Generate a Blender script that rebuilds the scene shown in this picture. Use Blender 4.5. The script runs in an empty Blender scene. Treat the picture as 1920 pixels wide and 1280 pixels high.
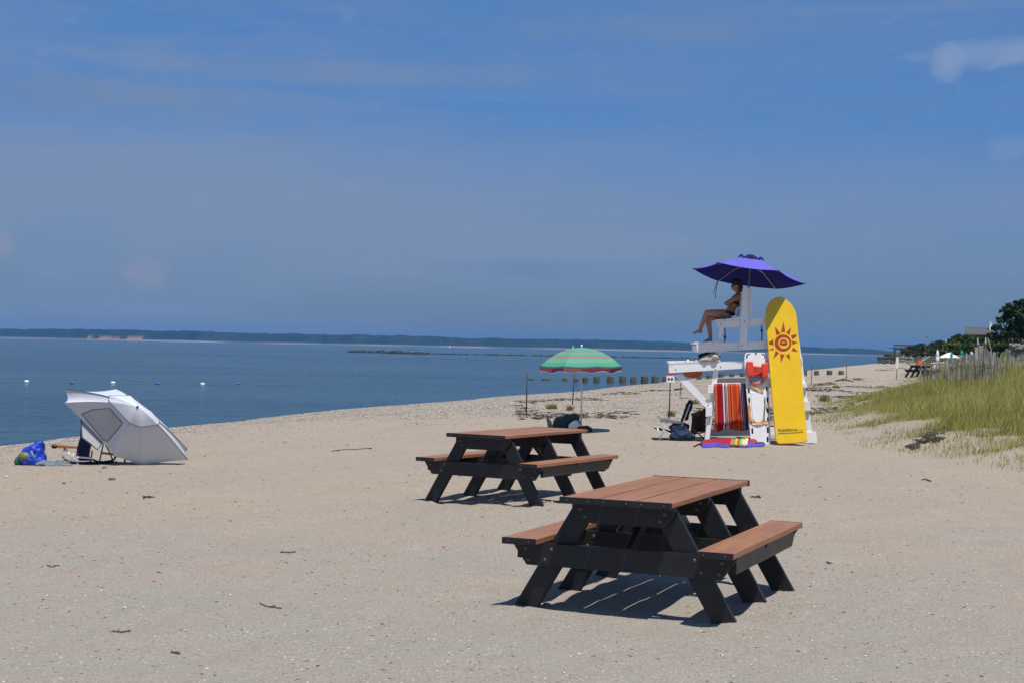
import bpy, bmesh, math, random
import numpy as np
from mathutils import Vector, Matrix
from mathutils.geometry import tessellate_polygon
random.seed(7)
RNG = np.random.default_rng(11)
S = bpy.context.scene
COL = S.collection
# ------------------------------------------------------------------ camera
FPX, Y0, ROLL, HC = 2800.0, 651.35, 0.0197, 1.70
pitch = math.atan((Y0 - 640.0) / FPX)
cam_d = bpy.data.cameras.new('camera'); cam = bpy.data.objects.new('camera', cam_d); COL.objects.link(cam)
cam_d.sensor_width = 36.0; cam_d.lens = FPX / 1920 * 36.0; cam_d.clip_start = 0.1; cam_d.clip_end = 30000
fw = Vector((0, math.cos(pitch), math.sin(pitch)))
r0 = Vector((1, 0, 0)); u0 = r0.cross(fw)
CR = r0 * math.cos(ROLL) + u0 * math.sin(ROLL)
CU = -r0 * math.sin(ROLL) + u0 * math.cos(ROLL)
M = Matrix.Identity(4)
for i in range(3):
    M[i][0] = CR[i]; M[i][1] = CU[i]; M[i][2] = -fw[i]
CP = Vector((0, 0, HC)); M.translation = CP
cam.matrix_world = M
S.camera = cam

def ray(px, py):
    return fw + CR * ((px - 960) / FPX) + CU * ((640 - py) / FPX)
def at(px, py, Y):
    d = ray(px, py); return CP + d * (Y / d.y)
def proj(p):
    q = Vector(p) - CP; z = q.dot(fw)
    return 960 + FPX * q.dot(CR) / z, 640 - FPX * q.dot(CU) / z

# ------------------------------------------------------------------ ground shape
WATER = -1.0
_wy = np.array([-40., 0, 36.4, 52.6, 81, 126, 216, 437, 900]); _wx = np.array([-30., -21., -12.5, -8.6, 1.2, 12.8, 41.6, 106, 250])
_dy = np.array([-40., 0, 25, 31, 38, 48, 70, 163, 246, 437, 900]); _dx = np.array([10., 9, 7.9, 7.3, 8.2, 10.3, 18.2, 43, 66, 107.5, 240])
def sm(x, a, b):
    t = np.clip((x - a) / (b - a), 0, 1); return t * t * (3 - 2 * t)
def smooth_interp(y, ys, xs):
    w = 3 + np.abs(y) * 0.05
    return (np.interp(y - w, ys, xs) + 2 * np.interp(y, ys, xs) + np.interp(y + w, ys, xs)) / 4
def hash2(ix, iy, seed):
    h = (ix.astype(np.int64) * 374761393 + iy.astype(np.int64) * 668265263 + seed * 974634777) & 0xffffffff
    h = ((h ^ (h >> 13)) * 1274126177) & 0xffffffff
    h = h ^ (h >> 16)
    return (h & 0xffffff) / float(0xffffff)
def vn(x, y, seed=0):
    x = np.asarray(x, float); y = np.asarray(y, float)
    ix = np.floor(x); iy = np.floor(y); fx = x - ix; fy = y - iy
    fx = fx * fx * fx * (fx * (fx * 6 - 15) + 10); fy = fy * fy * fy * (fy * (fy * 6 - 15) + 10)
    a = hash2(ix, iy, seed); b = hash2(ix + 1, iy, seed); c = hash2(ix, iy + 1, seed); d = hash2(ix + 1, iy + 1, seed)
    return (a * (1 - fx) + b * fx) * (1 - fy) + (c * (1 - fx) + d * fx) * fy * 1.0
def fbm(x, y, oct=4, seed=0):
    s = 0; a = .5; t = 0
    for k in range(oct):
        s = s + a * (vn(x, y, seed + k) - .5); t += a; a *= .5; x = x * 2.03 + 17.1; y = y * 2.03 + 9.3
    return s / t
BUMPS = []
def shore(X, Y): return (X - smooth_interp(Y, _wy, _wx)) * 0.94
def dune(X, Y): return X - smooth_interp(Y, _dy, _dx)
def H(X, Y, fine=True):
    X = np.asarray(X, float); Y = np.asarray(Y, float)
    s = shore(X, Y) + fbm(X / 6, Y / 6, 2, 3) * 1.2; d = dune(X, Y) + fbm(X / 2.5, Y / 2.5, 3, 5) * 2.2
    h = np.where(s > 0, WATER + 1.02 * (1 - np.exp(-np.maximum(s, 0) / 5.5)), WATER + 0.16 * s)
    h = np.maximum(h, -2.5)
    h = h + .22 * sm(d, -.4, 1.3) + .93 * sm(d, -0.5, 9) + 2.7 * sm(d, 9, 38) + 3.5 * sm(d, 30, 90) + 2.6 * sm(d, 1, 9) * sm(Y, 195, 255)
    if fine:
        near = sm(Y, 6, 18)
        h = h + fbm(X / 1.6, Y / 1.6, 3, 21) * (0.045 + .03 * near) + fbm(X / .33, Y / .33, 2, 31) * 0.026 * (1 - sm(Y, 16, 30))
        # worn foot prints: little pits with raised rims
        n = vn(X / .21 + fbm(X, Y, 2, 8), Y / .21, 41)
        h = h - .016 * sm(n, .68, .9) * (1 - sm(Y, 16, 30))
        for bx, by, br, bh in BUMPS:
            h = h + bh * np.exp(-((X - bx) ** 2 + (Y - by) ** 2) / br ** 2)
    return h
def gz(x, y): return float(H(x, y))
_K = np.geomspace(2.0, 900, 420)
def gnd(px, py, water=False, off=0.0):
    """where the line of sight through a pixel meets the ground"""
    d = ray(px, py); lo, hi = 2.0, 900.0; K = _K
    for it in range(4):
        g = H(d.x * K, d.y * K) + off
        if water: g = np.maximum(g, WATER)
        b = np.nonzero(HC + d.z * K < g)[0]; n = int(b[0]) if len(b) else len(K) - 1
        lo, hi = K[max(n - 1, 0)], K[n]; K = np.linspace(lo, hi, 12)
    return CP + d * float(hi)

# ------------------------------------------------------------------ materials
def lin(r, g, b):
    f = lambda c: (c / 255 / 12.92) if c / 255 <= .04045 else ((c / 255 + .055) / 1.055) ** 2.4
    return (f(r), f(g), f(b), 1)
class NT:
    def __init__(s, nt): s.nt = nt
    def n(s, t, **kw):
        x = s.nt.nodes.new(t)
        for k, v in kw.items():
            if k.startswith('i_'):
                key = k[2:]; key = int(key) if key.isdigit() else key.replace('_', ' ')
                s.put(x.inputs[key], v)
            else: setattr(x, k, v)
        return x
    def put(s, inp, v):
        if hasattr(v, 'is_output') or isinstance(v, bpy.types.NodeSocket): s.nt.links.new(v, inp)
        else: inp.default_value = v
    def math(s, op, a, b=0.0, c=0.0, clamp=False):
        x = s.nt.nodes.new('ShaderNodeMath'); x.operation = op; x.use_clamp = clamp
        s.put(x.inputs[0], a); s.put(x.inputs[1], b); s.put(x.inputs[2], c); return x.outputs[0]
    def mix(s, f, a, b, mode='MIX'):
        x = s.nt.nodes.new('ShaderNodeMix'); x.data_type = 'RGBA'; x.blend_type = mode; x.clamp_factor = True
        s.put(x.inputs[0], f); s.put(x.inputs[6], a); s.put(x.inputs[7], b); return x.outputs[2]
    def ramp(s, f, stops, interp='LINEAR'):
        x = s.nt.nodes.new('ShaderNodeValToRGB'); x.color_ramp.interpolation = interp
        e = x.color_ramp.elements
        while len(e) < len(stops): e.new(1.0)
        for i, (p, c) in enumerate(stops):
            e[i].position = p; e[i].color = c if len(c) == 4 else (*c, 1)
        s.put(x.inputs[0], f); return x.outputs[0]
    def noise(s, vec, scale, detail=3, rough=.5, dist=0.0):
        x = s.n('ShaderNodeTexNoise'); x.inputs['Scale'].default_value = scale; x.inputs['Detail'].default_value = detail
        x.inputs['Roughness'].default_value = rough; x.inputs['Distortion'].default_value = dist
        if vec is not None: s.nt.links.new(vec, x.inputs['Vector'])
        return x.outputs['Fac']
    def maprange(s, v, a, b, c=0.0, d=1.0):
        x = s.n('ShaderNodeMapRange'); s.put(x.inputs[0], v)
        for i, q in enumerate((a, b, c, d)): s.put(x.inputs[i + 1], q)
        return x.outputs[0]
def newmat(name):
    m = bpy.data.materials.new(name); m.use_nodes = True
    k = NT(m.node_tree); b = m.node_tree.nodes['Principled BSDF']
    return m, k, b
def mul(c, f): return (min(c[0] * f, 1), min(c[1] * f, 1), min(c[2] * f, 1), 1)
_mc = {}
def mat(name, col, rough=.6, var=.15, scale=8, bump=.15, bscale=60, stretch=(1, 1, 1), spec=.4, metal=0.0, trans=0.0, dirt=None, dirt_amt=.3):
    if name in _mc: return _mc[name]
    m, k, b = newmat(name)
    tc = k.n('ShaderNodeTexCoord'); mp = k.n('ShaderNodeMapping', i_Vector=tc.outputs['Object']); mp.inputs['Scale'].default_value = stretch
    n1 = k.noise(mp.outputs[0], scale, 4, .6)
    c = k.mix(k.maprange(n1, .3, .7), mul(col, 1 - var), mul(col, 1 + var))
    if dirt:
        n2 = k.noise(tc.outputs['Object'], scale * .45, 6, .7, .6)
        c = k.mix(k.math('MULTIPLY', k.maprange(n2, .5, .72), dirt_amt), c, dirt)
    k.put(b.inputs['Base Color'], c)
    k.put(b.inputs['Roughness'], k.maprange(n1, .2, .8, max(rough - .1, .02), min(rough + .1, 1)))
    b.inputs['Specular IOR Level'].default_value = spec; b.inputs['Metallic'].default_value = metal
    if bump:
        n3 = k.noise(mp.outputs[0], bscale, 3, .6)
        bp = k.n('ShaderNodeBump', i_Height=n3); bp.inputs['Strength'].default_value = bump; bp.inputs['Distance'].default_value = .01
        k.put(b.inputs['Normal'], bp.outputs[0])
    if trans:
        t = k.n('ShaderNodeBsdfTranslucent'); k.put(t.inputs['Color'], c)
        mx = k.n('ShaderNodeMixShader'); mx.inputs[0].default_value = trans
        m.node_tree.links.new(b.outputs[0], mx.inputs[1]); m.node_tree.links.new(t.outputs[0], mx.inputs[2])
        m.node_tree.links.new(mx.outputs[0], m.node_tree.nodes['Material Output'].inputs[0])
    _mc[name] = m
    return m
def attr_mat(name, rough=.7, trans=0.0, spec=.3):
    if name in _mc: return _mc[name]
    m, k, b = newmat(name)
    a = k.n('ShaderNodeAttribute', attribute_name='col')
    k.put(b.inputs['Base Color'], a.outputs['Color']); b.inputs['Roughness'].default_value = rough; b.inputs['Specular IOR Level'].default_value = spec
    if trans:
        t = k.n('ShaderNodeBsdfTranslucent'); k.put(t.inputs['Color'], a.outputs['Color'])
        mx = k.n('ShaderNodeMixShader'); mx.inputs[0].default_value = trans
        m.node_tree.links.new(b.outputs[0], mx.inputs[1]); m.node_tree.links.new(t.outputs[0], mx.inputs[2])
        m.node_tree.links.new(mx.outputs[0], m.node_tree.nodes['Material Output'].inputs[0])
    _mc[name] = m
    return m

# ------------------------------------------------------------------ object helpers
BASE = {}
def tag(o, label=None, cat=None, group=None, kind=None):
    if label: o['label'] = label
    if cat: o['category'] = cat
    if group: o['group'] = group
    if kind: o['kind'] = kind
    return o
def thing(name, label, cat, loc=(0, 0, 0), group=None):
    o = bpy.data.objects.new(name, None); COL.objects.link(o); o.location = loc; o.empty_display_size = .2
    BASE[o.name] = Vector(loc); tag(o, label, cat, group); return o
class MB:
    def __init__(s): s.v = []; s.f = []; s.uv = {}
    def add(s, vs, fs):
        n = len(s.v); s.v += [Vector(p) for p in vs]; s.f += [tuple(i + n for i in f) for f in fs]; return n
    def prism(s, poly, vec):
        poly = [Vector(p) for p in poly]; vec = Vector(vec); n = len(poly)
        tris = tessellate_polygon([poly])
        s.add(poly + [p + vec for p in poly], [tuple(reversed(t)) for t in tris] + [tuple(i + n for i in t) for t in tris] + [(i, (i + 1) % n, (i + 1) % n + n, i + n) for i in range(n)])
        return s
    def plate(s, outer, holes, vec):
        loops = [[Vector(p) for p in outer]] + [[Vector(p) for p in h] for h in holes]; vec = Vector(vec)
        allv = [p for l in loops for p in l]; n = len(allv); tris = tessellate_polygon(loops)
        fs = [tuple(reversed(t)) for t in tris] + [tuple(i + n for i in t) for t in tris]; k = 0
        for l in loops:
            m = len(l); fs += [(k + i, k + (i + 1) % m, k + (i + 1) % m + n, k + i + n) for i in range(m)]; k += m
        s.add(allv + [p + vec for p in allv], fs); return s
    def box(s, c, sx, sy, sz, R=None):
        c = Vector(c); P = [Vector((x * sx / 2, y * sy / 2, z * sz / 2)) for z in (-1, 1) for y in (-1, 1) for x in (-1, 1)]
        if R is not None: P = [R @ p for p in P]
        s.add([c + p for p in P], [(0, 2, 3, 1), (4, 5, 7, 6), (0, 1, 5, 4), (2, 6, 7, 3), (0, 4, 6, 2), (1, 3, 7, 5)]); return s
    def beam(s, p, q, w, h, side=(0, 1, 0)):
        p = Vector(p); q = Vector(q); a = (q - p).normalized(); b = Vector(side); b = (b - a * b.dot(a)).normalized(); c = a.cross(b)
        P = [p + b * (x * w / 2) + c * (y * h / 2) for x, y in ((-1, -1), (1, -1), (1, 1), (-1, 1))]
        s.add(P + [x + (q - p) for x in P], [(3, 2, 1, 0), (4, 5, 6, 7), (0, 1, 5, 4), (1, 2, 6, 5), (2, 3, 7, 6), (3, 0, 4, 7)]); return s
    def tube(s, pts, r, n=8, cap=True):
        pts = [Vector(p) for p in pts]; m = len(pts); rr = r if isinstance(r, (list, tuple)) else [r] * m
        up = None; rings = []
        for i, p in enumerate(pts):
            t = (pts[min(i + 1, m - 1)] - pts[max(i - 1, 0)]).normalized()
            if up is None:
                up = Vector((0, 0, 1)) if abs(t.z) < .9 else Vector((1, 0, 0))
            a = (up - t * up.dot(t)).normalized(); up = a; b = t.cross(a)
            rings.append([p + (a * math.cos(2 * math.pi * k / n) + b * math.sin(2 * math.pi * k / n)) * rr[i] for k in range(n)])
        vs = [q for g in rings for q in g]; fs = []
        for i in range(m - 1):
            for k in range(n): fs.append((i * n + k, i * n + (k + 1) % n, (i + 1) * n + (k + 1) % n, (i + 1) * n + k))
        if cap: fs += [tuple(range(n - 1, -1, -1)), tuple((m - 1) * n + k for k in range(n))]
        s.add(vs, fs); return s
    def ell(s, c, rx, ry, rz, R=None, nu=12, nv=8, jit=0.0, seed=0):
        rg = random.Random(seed); c = Vector(c); vs = []; fs = []
        for j in range(nv + 1):
            th = math.pi * j / nv
            for i in range(nu):
                ph = 2 * math.pi * i / nu; k = 1 + (rg.random() - .5) * jit * (0 < j < nv)
                p = Vector((rx * math.sin(th) * math.cos(ph), ry * math.sin(th) * math.sin(ph), rz * math.cos(th))) * k
                vs.append(c + (R @ p if R is not None else p))
        for j in range(nv):
            for i in range(nu): fs.append((j * nu + i, (j + 1) * nu + i, (j + 1) * nu + (i + 1) % nu, j * nu + (i + 1) % nu))
        s.add(vs, fs); return s
    def grid(s, P, closed=False, uv=True):
        m = len(P); n = len(P[0]); k = len(s.f)
        base = s.add([p for r in P for p in r], [])
        for i in range(m - 1):
            for j in range(n if closed else n - 1):
                j2 = (j + 1) % n
                s.f.append((base + i * n + j, base + i * n + j2, base + (i + 1) * n + j2, base + (i + 1) * n + j))
        for i in range(m):
            for j in range(n): s.uv[base + i * n + j] = (j / max(n - 1, 1), i / max(m - 1, 1))
        return s
    def build(s, name, mt, parent=None, loc=None, smooth=False, bevel=0.0, solid=0.0, sub=0, weld=False, seg=2):
        root = parent
        while root is not None and root.parent is not None: root = root.parent
        off = BASE.get(root.name, Vector((0, 0, 0))) if root is not None else (Vector(loc) if loc is not None else Vector((0, 0, 0)))
        me = bpy.data.meshes.new(name); me.from_pydata([p - off for p in s.v], [], s.f)
        if s.uv:
            ul = me.uv_layers.new(name='UVMap')
            for l in me.loops: ul.data[l.index].uv = s.uv.get(l.vertex_index, (0, 0))
        bm = bmesh.new(); bm.from_mesh(me)
        if weld: bmesh.ops.remove_doubles(bm, verts=bm.verts, dist=1e-4)
        bmesh.ops.recalc_face_normals(bm, faces=bm.faces); bm.to_mesh(me); bm.free()
        if mt: me.materials.append(mt)
        if smooth:
            me.polygons.foreach_set('use_smooth', [True] * len(me.polygons))
        o = bpy.data.objects.new(name, me); COL.objects.link(o)
        if parent is not None: o.parent = parent
        elif loc is not None: o.location = loc; BASE[o.name] = Vector(loc)
        if solid: q = o.modifiers.new('solid', 'SOLIDIFY'); q.thickness = solid; q.offset = 0
        if bevel:
            q = o.modifiers.new('bevel', 'BEVEL'); q.width = bevel; q.segments = seg; q.limit_method = 'ANGLE'; q.angle_limit = math.radians(40)
        if sub: q = o.modifiers.new('sub', 'SUBSURF'); q.levels = sub; q.render_levels = sub
        return o
def np_mesh(name, V, F, mt, col=None, parent=None, smooth=False, loc=None, uv=None):
    """bulk mesh from numpy arrays, F = (n,3) or (n,4)"""
    V = np.asarray(V, np.float32)
    root = parent
    while root is not None and root.parent is not None: root = root.parent
    off = BASE.get(root.name) if root is not None else loc
    if off is not None: V = V - np.array(off, np.float32)
    me = bpy.data.meshes.new(name); F = np.asarray(F, np.int32); k = F.shape[1]
    me.vertices.add(len(V)); me.vertices.foreach_set('co', V.astype(np.float32).ravel())
    me.loops.add(F.size); me.loops.foreach_set('vertex_index', F.ravel())
    me.polygons.add(len(F)); me.polygons.foreach_set('loop_start', np.arange(0, F.size, k, dtype=np.int32)); me.polygons.foreach_set('loop_total', np.full(len(F), k, np.int32))
    if smooth: me.polygons.foreach_set('use_smooth', np.ones(len(F), bool))
    if col is not None:
        a = me.attributes.new('col', 'FLOAT_COLOR', 'POINT'); c = np.ones((len(V), 4), np.float32); c[:, :3] = col; a.data.foreach_set('color', c.ravel())
    me.update(calc_edges=True); me.validate()
    me.materials.append(mt)
    o = bpy.data.objects.new(name, me); COL.objects.link(o)
    if parent is not None: o.parent = parent
    elif loc is not None: o.location = loc
    return o
def kids(o): return [c for c in bpy.data.objects if c.parent == o]
def copy_tree(o, parent=None):
    c = o.copy(); COL.objects.link(c)
    if parent is not None: c.parent = parent
    for ch in kids(o): copy_tree(ch, c)
    return c
def rotz(a): return Matrix.Rotation(a, 3, 'Z')
# tunables
SUN_E = 4.8; SKY_S = 0.06; EXPO = 0.0
SKY_TINT = [(0.0, (.27, .42, .71)), (.35, (.48, .81, 1.36)), (1.0, (.92, 1.36, 1.75))]
VEIL_C = (3.5, 4.75, 7.3, 1); CLOUD_C = (4.0, 5.6, 8.8, 1)
SAND_GREY = (.325, .297, .263, 1); SAND_WARM = (.385, .316, .254, 1)
SEA_A = (.005, .028, .060, 1); SEA_B = (.024, .070, .088, 1)
HAZE_C = (.13, .44, .98, 1); HAZE_D = 1.0e-4
# ------------------------------------------------------------------ light, sky
SH = Vector((-0.15, 0.36, -1.0))          # where a shadow falls per metre of drop
to_sun = -SH.normalized()
elev = math.asin(to_sun.z); azim = math.atan2(to_sun.x, to_sun.y)
sd = bpy.data.lights.new('sun', 'SUN'); sd.energy = SUN_E; sd.angle = math.radians(.53); sd.color = (1, .965, .9)
so = bpy.data.objects.new('sun', sd); COL.objects.link(so)
so.rotation_euler = to_sun.to_track_quat('Z', 'Y').to_euler()
W = bpy.data.worlds.new('World'); S.world = W; W.use_nodes = True
k = NT(W.node_tree); bg = W.node_tree.nodes['Background']
sky = k.n('ShaderNodeTexSky'); sky.sky_type = 'NISHITA'; sky.sun_disc = False
sky.sun_elevation = elev; sky.sun_rotation = azim; sky.altitude = 0; sky.air_density = 1.0; sky.dust_density = .3; sky.ozone_density = 3.0
tc = k.n('ShaderNodeTexCoord'); sep = k.n('ShaderNodeSeparateXYZ', i_Vector=tc.outputs['Generated'])
dx, dy, dz = sep.outputs
band = lambda v, a, b, c, d: k.math('MULTIPLY', k.maprange(v, a, b), k.maprange(v, c, d, 1.0, 0.0))
# polarised, hazy summer sky: the low air is a duller blue than the clear-air model gives
tint = k.ramp(k.maprange(dz, 0.0, .32), SKY_TINT)
c0 = k.mix(1.0, sky.outputs[0], tint, 'MULTIPLY')
mp = k.n('ShaderNodeMapping', i_Vector=tc.outputs['Generated']); mp.inputs['Scale'].default_value = (2.2, 2.2, 13)
n1 = k.noise(mp.outputs[0], 1.6, 6, .55, .4)
mp2 = k.n('ShaderNodeMapping', i_Vector=tc.outputs['Generated']); mp2.inputs['Scale'].default_value = (5, 5, 26); mp2.inputs['Rotation'].default_value = (0, .05, 0)
n2 = k.noise(mp2.outputs[0], 1.7, 8, .6, .8)
# thin veil of cirrus, thicker low down and to the left
veil = k.math('MULTIPLY', k.maprange(n1, .36, .66), k.maprange(dx, -.35, .3, .55, .18))
veil = k.math('ADD', veil, k.math('MULTIPLY', band(dz, -.05, .075, .10, .15), k.maprange(dx, -.35, .35, .66, .46)))
veil = k.math('ADD', veil, k.math('MULTIPLY', k.maprange(n2, .5, .75), k.math('MULTIPLY', band(dz, .10, .16, .2, .25), k.maprange(dx, -.3, .05, .45, .05))))
c1 = k.mix(k.math('MINIMUM', veil, .85), c0, VEIL_C)
# a few small clouds, each at its own bearing
def cloud(c, px, py, rx, ry, amt, colr, scale=30, th=.42):
    d = ray(px, py).normalized()
    ex = k.math('DIVIDE', k.math('SUBTRACT', dx, d.x), rx); ez = k.math('DIVIDE', k.math('SUBTRACT', dz, d.z), ry)
    r = k.math('ADD', k.math('MULTIPLY', ex, ex), k.math('MULTIPLY', ez, ez))
    g = k.math('SUBTRACT', 1.0, r, clamp=True)
    m3 = k.n('ShaderNodeMapping', i_Vector=tc.outputs['Generated']); m3.inputs['Scale'].default_value = (1, 1, 1.8); m3.inputs['Location'].default_value = (px * .01, 0, py * .01)
    nn = k.noise(m3.outputs[0], scale, 7, .62, .5)
    f = k.math('MULTIPLY', k.maprange(k.math('ADD', k.math('MULTIPLY', g, .55), k.math('SUBTRACT', nn, .5)), .12, th), k.maprange(dy, 0, .1))
    return k.mix(k.math('MULTIPLY', f, amt), c, colr)
CL = CLOUD_C
mulc = lambda c, f: (c[0] * f, c[1] * f, c[2] * f, 1)
c2 = cloud(c1, 1860, 98, .056, .012, .75, CL, 34, .62)
c2 = cloud(c2, 1776, 120, .014, .015, .72, CL, 40, .6)
c2 = cloud(c2, 1900, 278, .02, .011, .3, CL, 34, .6)
c2 = cloud(c2, 270, 515, .021, .013, .6, (4.3, 4.9, 6.9, 1), 40, .55)
c2 = cloud(c2, 4, 455, .009, .011, .6, (4.3, 4.9, 6.9, 1), 40, .5)
c2 = cloud(c2, 20, 515, .022, .009, .3, mulc(CL, .7), 40, .55)
c2 = cloud(c2, 1740, 12, .16, .005, .32, mulc(CL, .85), 16, .75)
c2 = cloud(c2, 640, 135, .17, .012, .55, mulc(CL, .78), 12, .6)
c2 = cloud(c2, 200, 185, .15, .018, .55, mulc(CL, .74), 12, .6)
c2 = cloud(c2, 1250, 55, .14, .014, .36, mulc(CL, .75), 11, .75)
c2 = cloud(c2, 950, 505, .10, .007, .3, (1.9, 3.6, 6.2, 1), 16, .6)
W.node_tree.links.new(c2, bg.inputs['Color']); bg.inputs['Strength'].default_value = SKY_S
S.view_settings.view_transform = 'Standard'; S.view_settings.look = 'None'; S.view_settings.gamma = 1; S.view_settings.exposure = EXPO
S.cycles.max_bounces = 6; S.cycles.diffuse_bounces = 3; S.cycles.glossy_bounces = 3; S.cycles.transparent_max_bounces = 12; S.cycles.volume_bounces = 0
S.cycles.sample_clamp_indirect = 4

# ------------------------------------------------------------------ sand
BUMPS += [(0.42, 16.3, .16, .05), (1.95, 9.9, .2, .02)]
for _x, _y, _t in ((1.0546, 10.345, 1.1637), (.1132, 17.10, 1.0402)):
    for _b in (-.78, .02, .78):
        for _a in (-.75, .75): BUMPS.append((_x + _a * math.sin(_t) + _b * math.cos(_t) + random.uniform(-.06, .06), _y - _a * math.cos(_t) + _b * math.sin(_t) + random.uniform(-.08, .08), random.uniform(.10, .17), random.uniform(.015, .04)))
    for _q in range(16): BUMPS.append((_x + random.uniform(-1.2, 1.2), _y + random.uniform(-1.2, 1.2), random.uniform(.08, .16), random.uniform(-.035, .02)))
NR, NC = 1000, 760
yy = np.exp(np.linspace(math.log(9.5), math.log(1000), NR)) - 12.0
uu = np.linspace(-1, 1, NC); uu = np.sign(uu) * (np.abs(uu) ** 1.35) * 1.05
U, YY = np.meshgrid(uu, yy); XX = U * (YY + 12.0)
ZZ = H(XX, YY)
V = np.stack([XX, YY, ZZ], -1).reshape(-1, 3)
I = np.arange(NR * NC).reshape(NR, NC)
F = np.stack([I[:-1, :-1], I[:-1, 1:], I[1:, 1:], I[1:, :-1]], -1).reshape(-1, 4)
m, k, b = newmat('sand')
g = k.n('ShaderNodeNewGeometry'); pos = g.outputs['Position']; sp = k.n('ShaderNodeSeparateXYZ', i_Vector=pos)
big = k.noise(pos, .35, 4, .6); med = k.noise(pos, 2.3, 4, .65); fin = k.noise(pos, 55, 3, .7); grn = k.noise(pos, 160, 2, .6)
wm = k.mix(k.maprange(k.math('ADD', big, k.maprange(sp.outputs[1], 8, 17, -.22, .16)), .35, .68), SAND_GREY, SAND_WARM)
cs = k.mix(k.math('MULTIPLY', k.maprange(med, .35, .7), .35), wm, mul(SAND_WARM, .82))
cs = k.mix(.5, cs, k.mix(k.maprange(fin, .3, .7), (.30, .28, .25, 1), (.72, .70, .66, 1)), 'OVERLAY')
cs = k.mix(.35, cs, k.mix(k.maprange(grn, .3, .7), (.25, .25, .25, 1), (.75, .75, .75, 1)), 'OVERLAY')
# shell and grit specks
def specks(scale, th, colr, cs, dens):
    v = k.n('ShaderNodeTexVoronoi', i_Vector=pos); v.inputs['Scale'].default_value = scale; v.inputs['Randomness'].default_value = 1
    sel = k.n('ShaderNodeSeparateColor', i_Color=v.outputs['Color'])
    f = k.math('MULTIPLY', k.math('LESS_THAN', v.outputs['Distance'], th), k.math('GREATER_THAN', sel.outputs[0], dens))
    return k.mix(f, cs, colr)
hue = k.noise(pos, 1.1, 3, .6)
cs = k.mix(.10, cs, k.mix(k.maprange(hue, .35, .65), (.36, .25, .22, 1), (.24, .30, .24, 1)))
cs = specks(33, .22, (.54, .50, .45, 1), cs, .84)
cs = specks(19, .15, (.66, .63, .58, 1), cs, .88)
cs = specks(47, .22, (.15, .13, .11, 1), cs, .92)
cs = specks(21, .2, (.27, .18, .12, 1), cs, .93)
# shingle towards the water, wrack line, wet edge
gn = k.noise(pos, 9, 5, .75)
peb = k.math('MULTIPLY', k.maprange(sp.outputs[2], -.16, -.42), k.maprange(k.noise(pos, .8, 3), .3, .6))
far = k.math('MULTIPLY', k.maprange(sp.outputs[1], 33, 42), k.maprange(k.noise(pos, .5, 4, .6), .42, .6))
pebf = k.math('MINIMUM', k.math('ADD', peb, far), 1.0)
pc = k.ramp(gn, [(.28, (.12, .10, .085)), (.42, (.30, .26, .21)), (.55, (.42, .36, .30)), (.7, (.62, .57, .5))])
cs = k.mix(k.math('MULTIPLY', pebf, .8), cs, pc)
wr = k.math('MULTIPLY', k.maprange(k.noise(pos, .7, 6, .75, .5), .56, .66), k.math('MULTIPLY', k.maprange(sp.outputs[1], 34, 44), .65))
cs = k.mix(wr, cs, (.12, .10, .075, 1))
# soil under the dune grass and lawn
dn = k.n('ShaderNodeAttribute', attribute_name='dune'); ds = k.math('ADD', dn.outputs['Fac'], k.math('MULTIPLY', k.math('SUBTRACT', k.noise(pos, .9, 4, .6), .5), 2.4))
cs = k.mix(k.math('MULTIPLY', k.maprange(ds, .4, 2.2), .75), cs, k.mix(k.maprange(fin, .35, .65), (.13, .125, .035, 1), (.22, .19, .08, 1)))
cs = k.mix(k.maprange(ds, 8.5, 11), cs, k.mix(k.maprange(med, .3, .7), (.11, .15, .03, 1), (.19, .22, .045, 1)))
bf = k.n('ShaderNodeAttribute', attribute_name='bluff')
cs = k.mix(bf.outputs['Fac'], cs, k.mix(k.maprange(med, .3, .7), (.040, .050, .016, 1), (.10, .105, .035, 1)))
wet = k.maprange(sp.outputs[2], WATER + .17, WATER + .05)
cs = k.mix(k.math('MULTIPLY', wet, .6), cs, (.10, .08, .062, 1))
k.put(b.inputs['Base Color'], cs); b.inputs['Roughness'].default_value = .95; b.inputs['Specular IOR Level'].default_value = .15
hsum = k.math('ADD', k.math('MULTIPLY', k.noise(pos, 14, 4, .65), .6), k.math('ADD', k.math('MULTIPLY', fin, .35), k.math('MULTIPLY', gn, k.math('MULTIPLY', pebf, 1.6))))
bp = k.n('ShaderNodeBump', i_Height=hsum); bp.inputs['Strength'].default_value = .9; bp.inputs['Distance'].default_value = .05
k.put(b.inputs['Normal'], bp.outputs[0])
_l0, _l1 = math.log(9.5), math.log(1000)
def H(X, Y, fine=True):
    """height of the sand sheet as meshed, so that things stand exactly on it"""
    X = np.asarray(X, float); Y = np.asarray(Y, float)
    r = np.clip((np.log(np.maximum(Y + 12, 9.5)) - _l0) / (_l1 - _l0) * (NR - 1), 0, NR - 1.001)
    u = X / np.maximum(Y + 12, 9.5) / 1.05; t = np.sign(u) * np.abs(u) ** (1 / 1.35)
    c = np.clip((t + 1) / 2 * (NC - 1), 0, NC - 1.001); ri = r.astype(int); ci = c.astype(int)
    y0, y1 = yy[ri], yy[ri + 1]; fr = np.clip((Y - y0) / (y1 - y0), 0, 1); u0_, u1_ = uu[ci], uu[ci + 1]; fc = np.clip((u * 1.05 - u0_) / (u1_ - u0_), 0, 1)
    return (ZZ[ri, ci] * (1 - fc) + ZZ[ri, ci + 1] * fc) * (1 - fr) + (ZZ[ri + 1, ci] * (1 - fc) + ZZ[ri + 1, ci + 1] * fc) * fr
beach = np_mesh('beach', V, F, m, smooth=True); tag(beach, kind='structure')
a = beach.data.attributes.new('dune', 'FLOAT', 'POINT'); a.data.foreach_set('value', dune(XX, YY).ravel().astype(np.float32))

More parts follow.
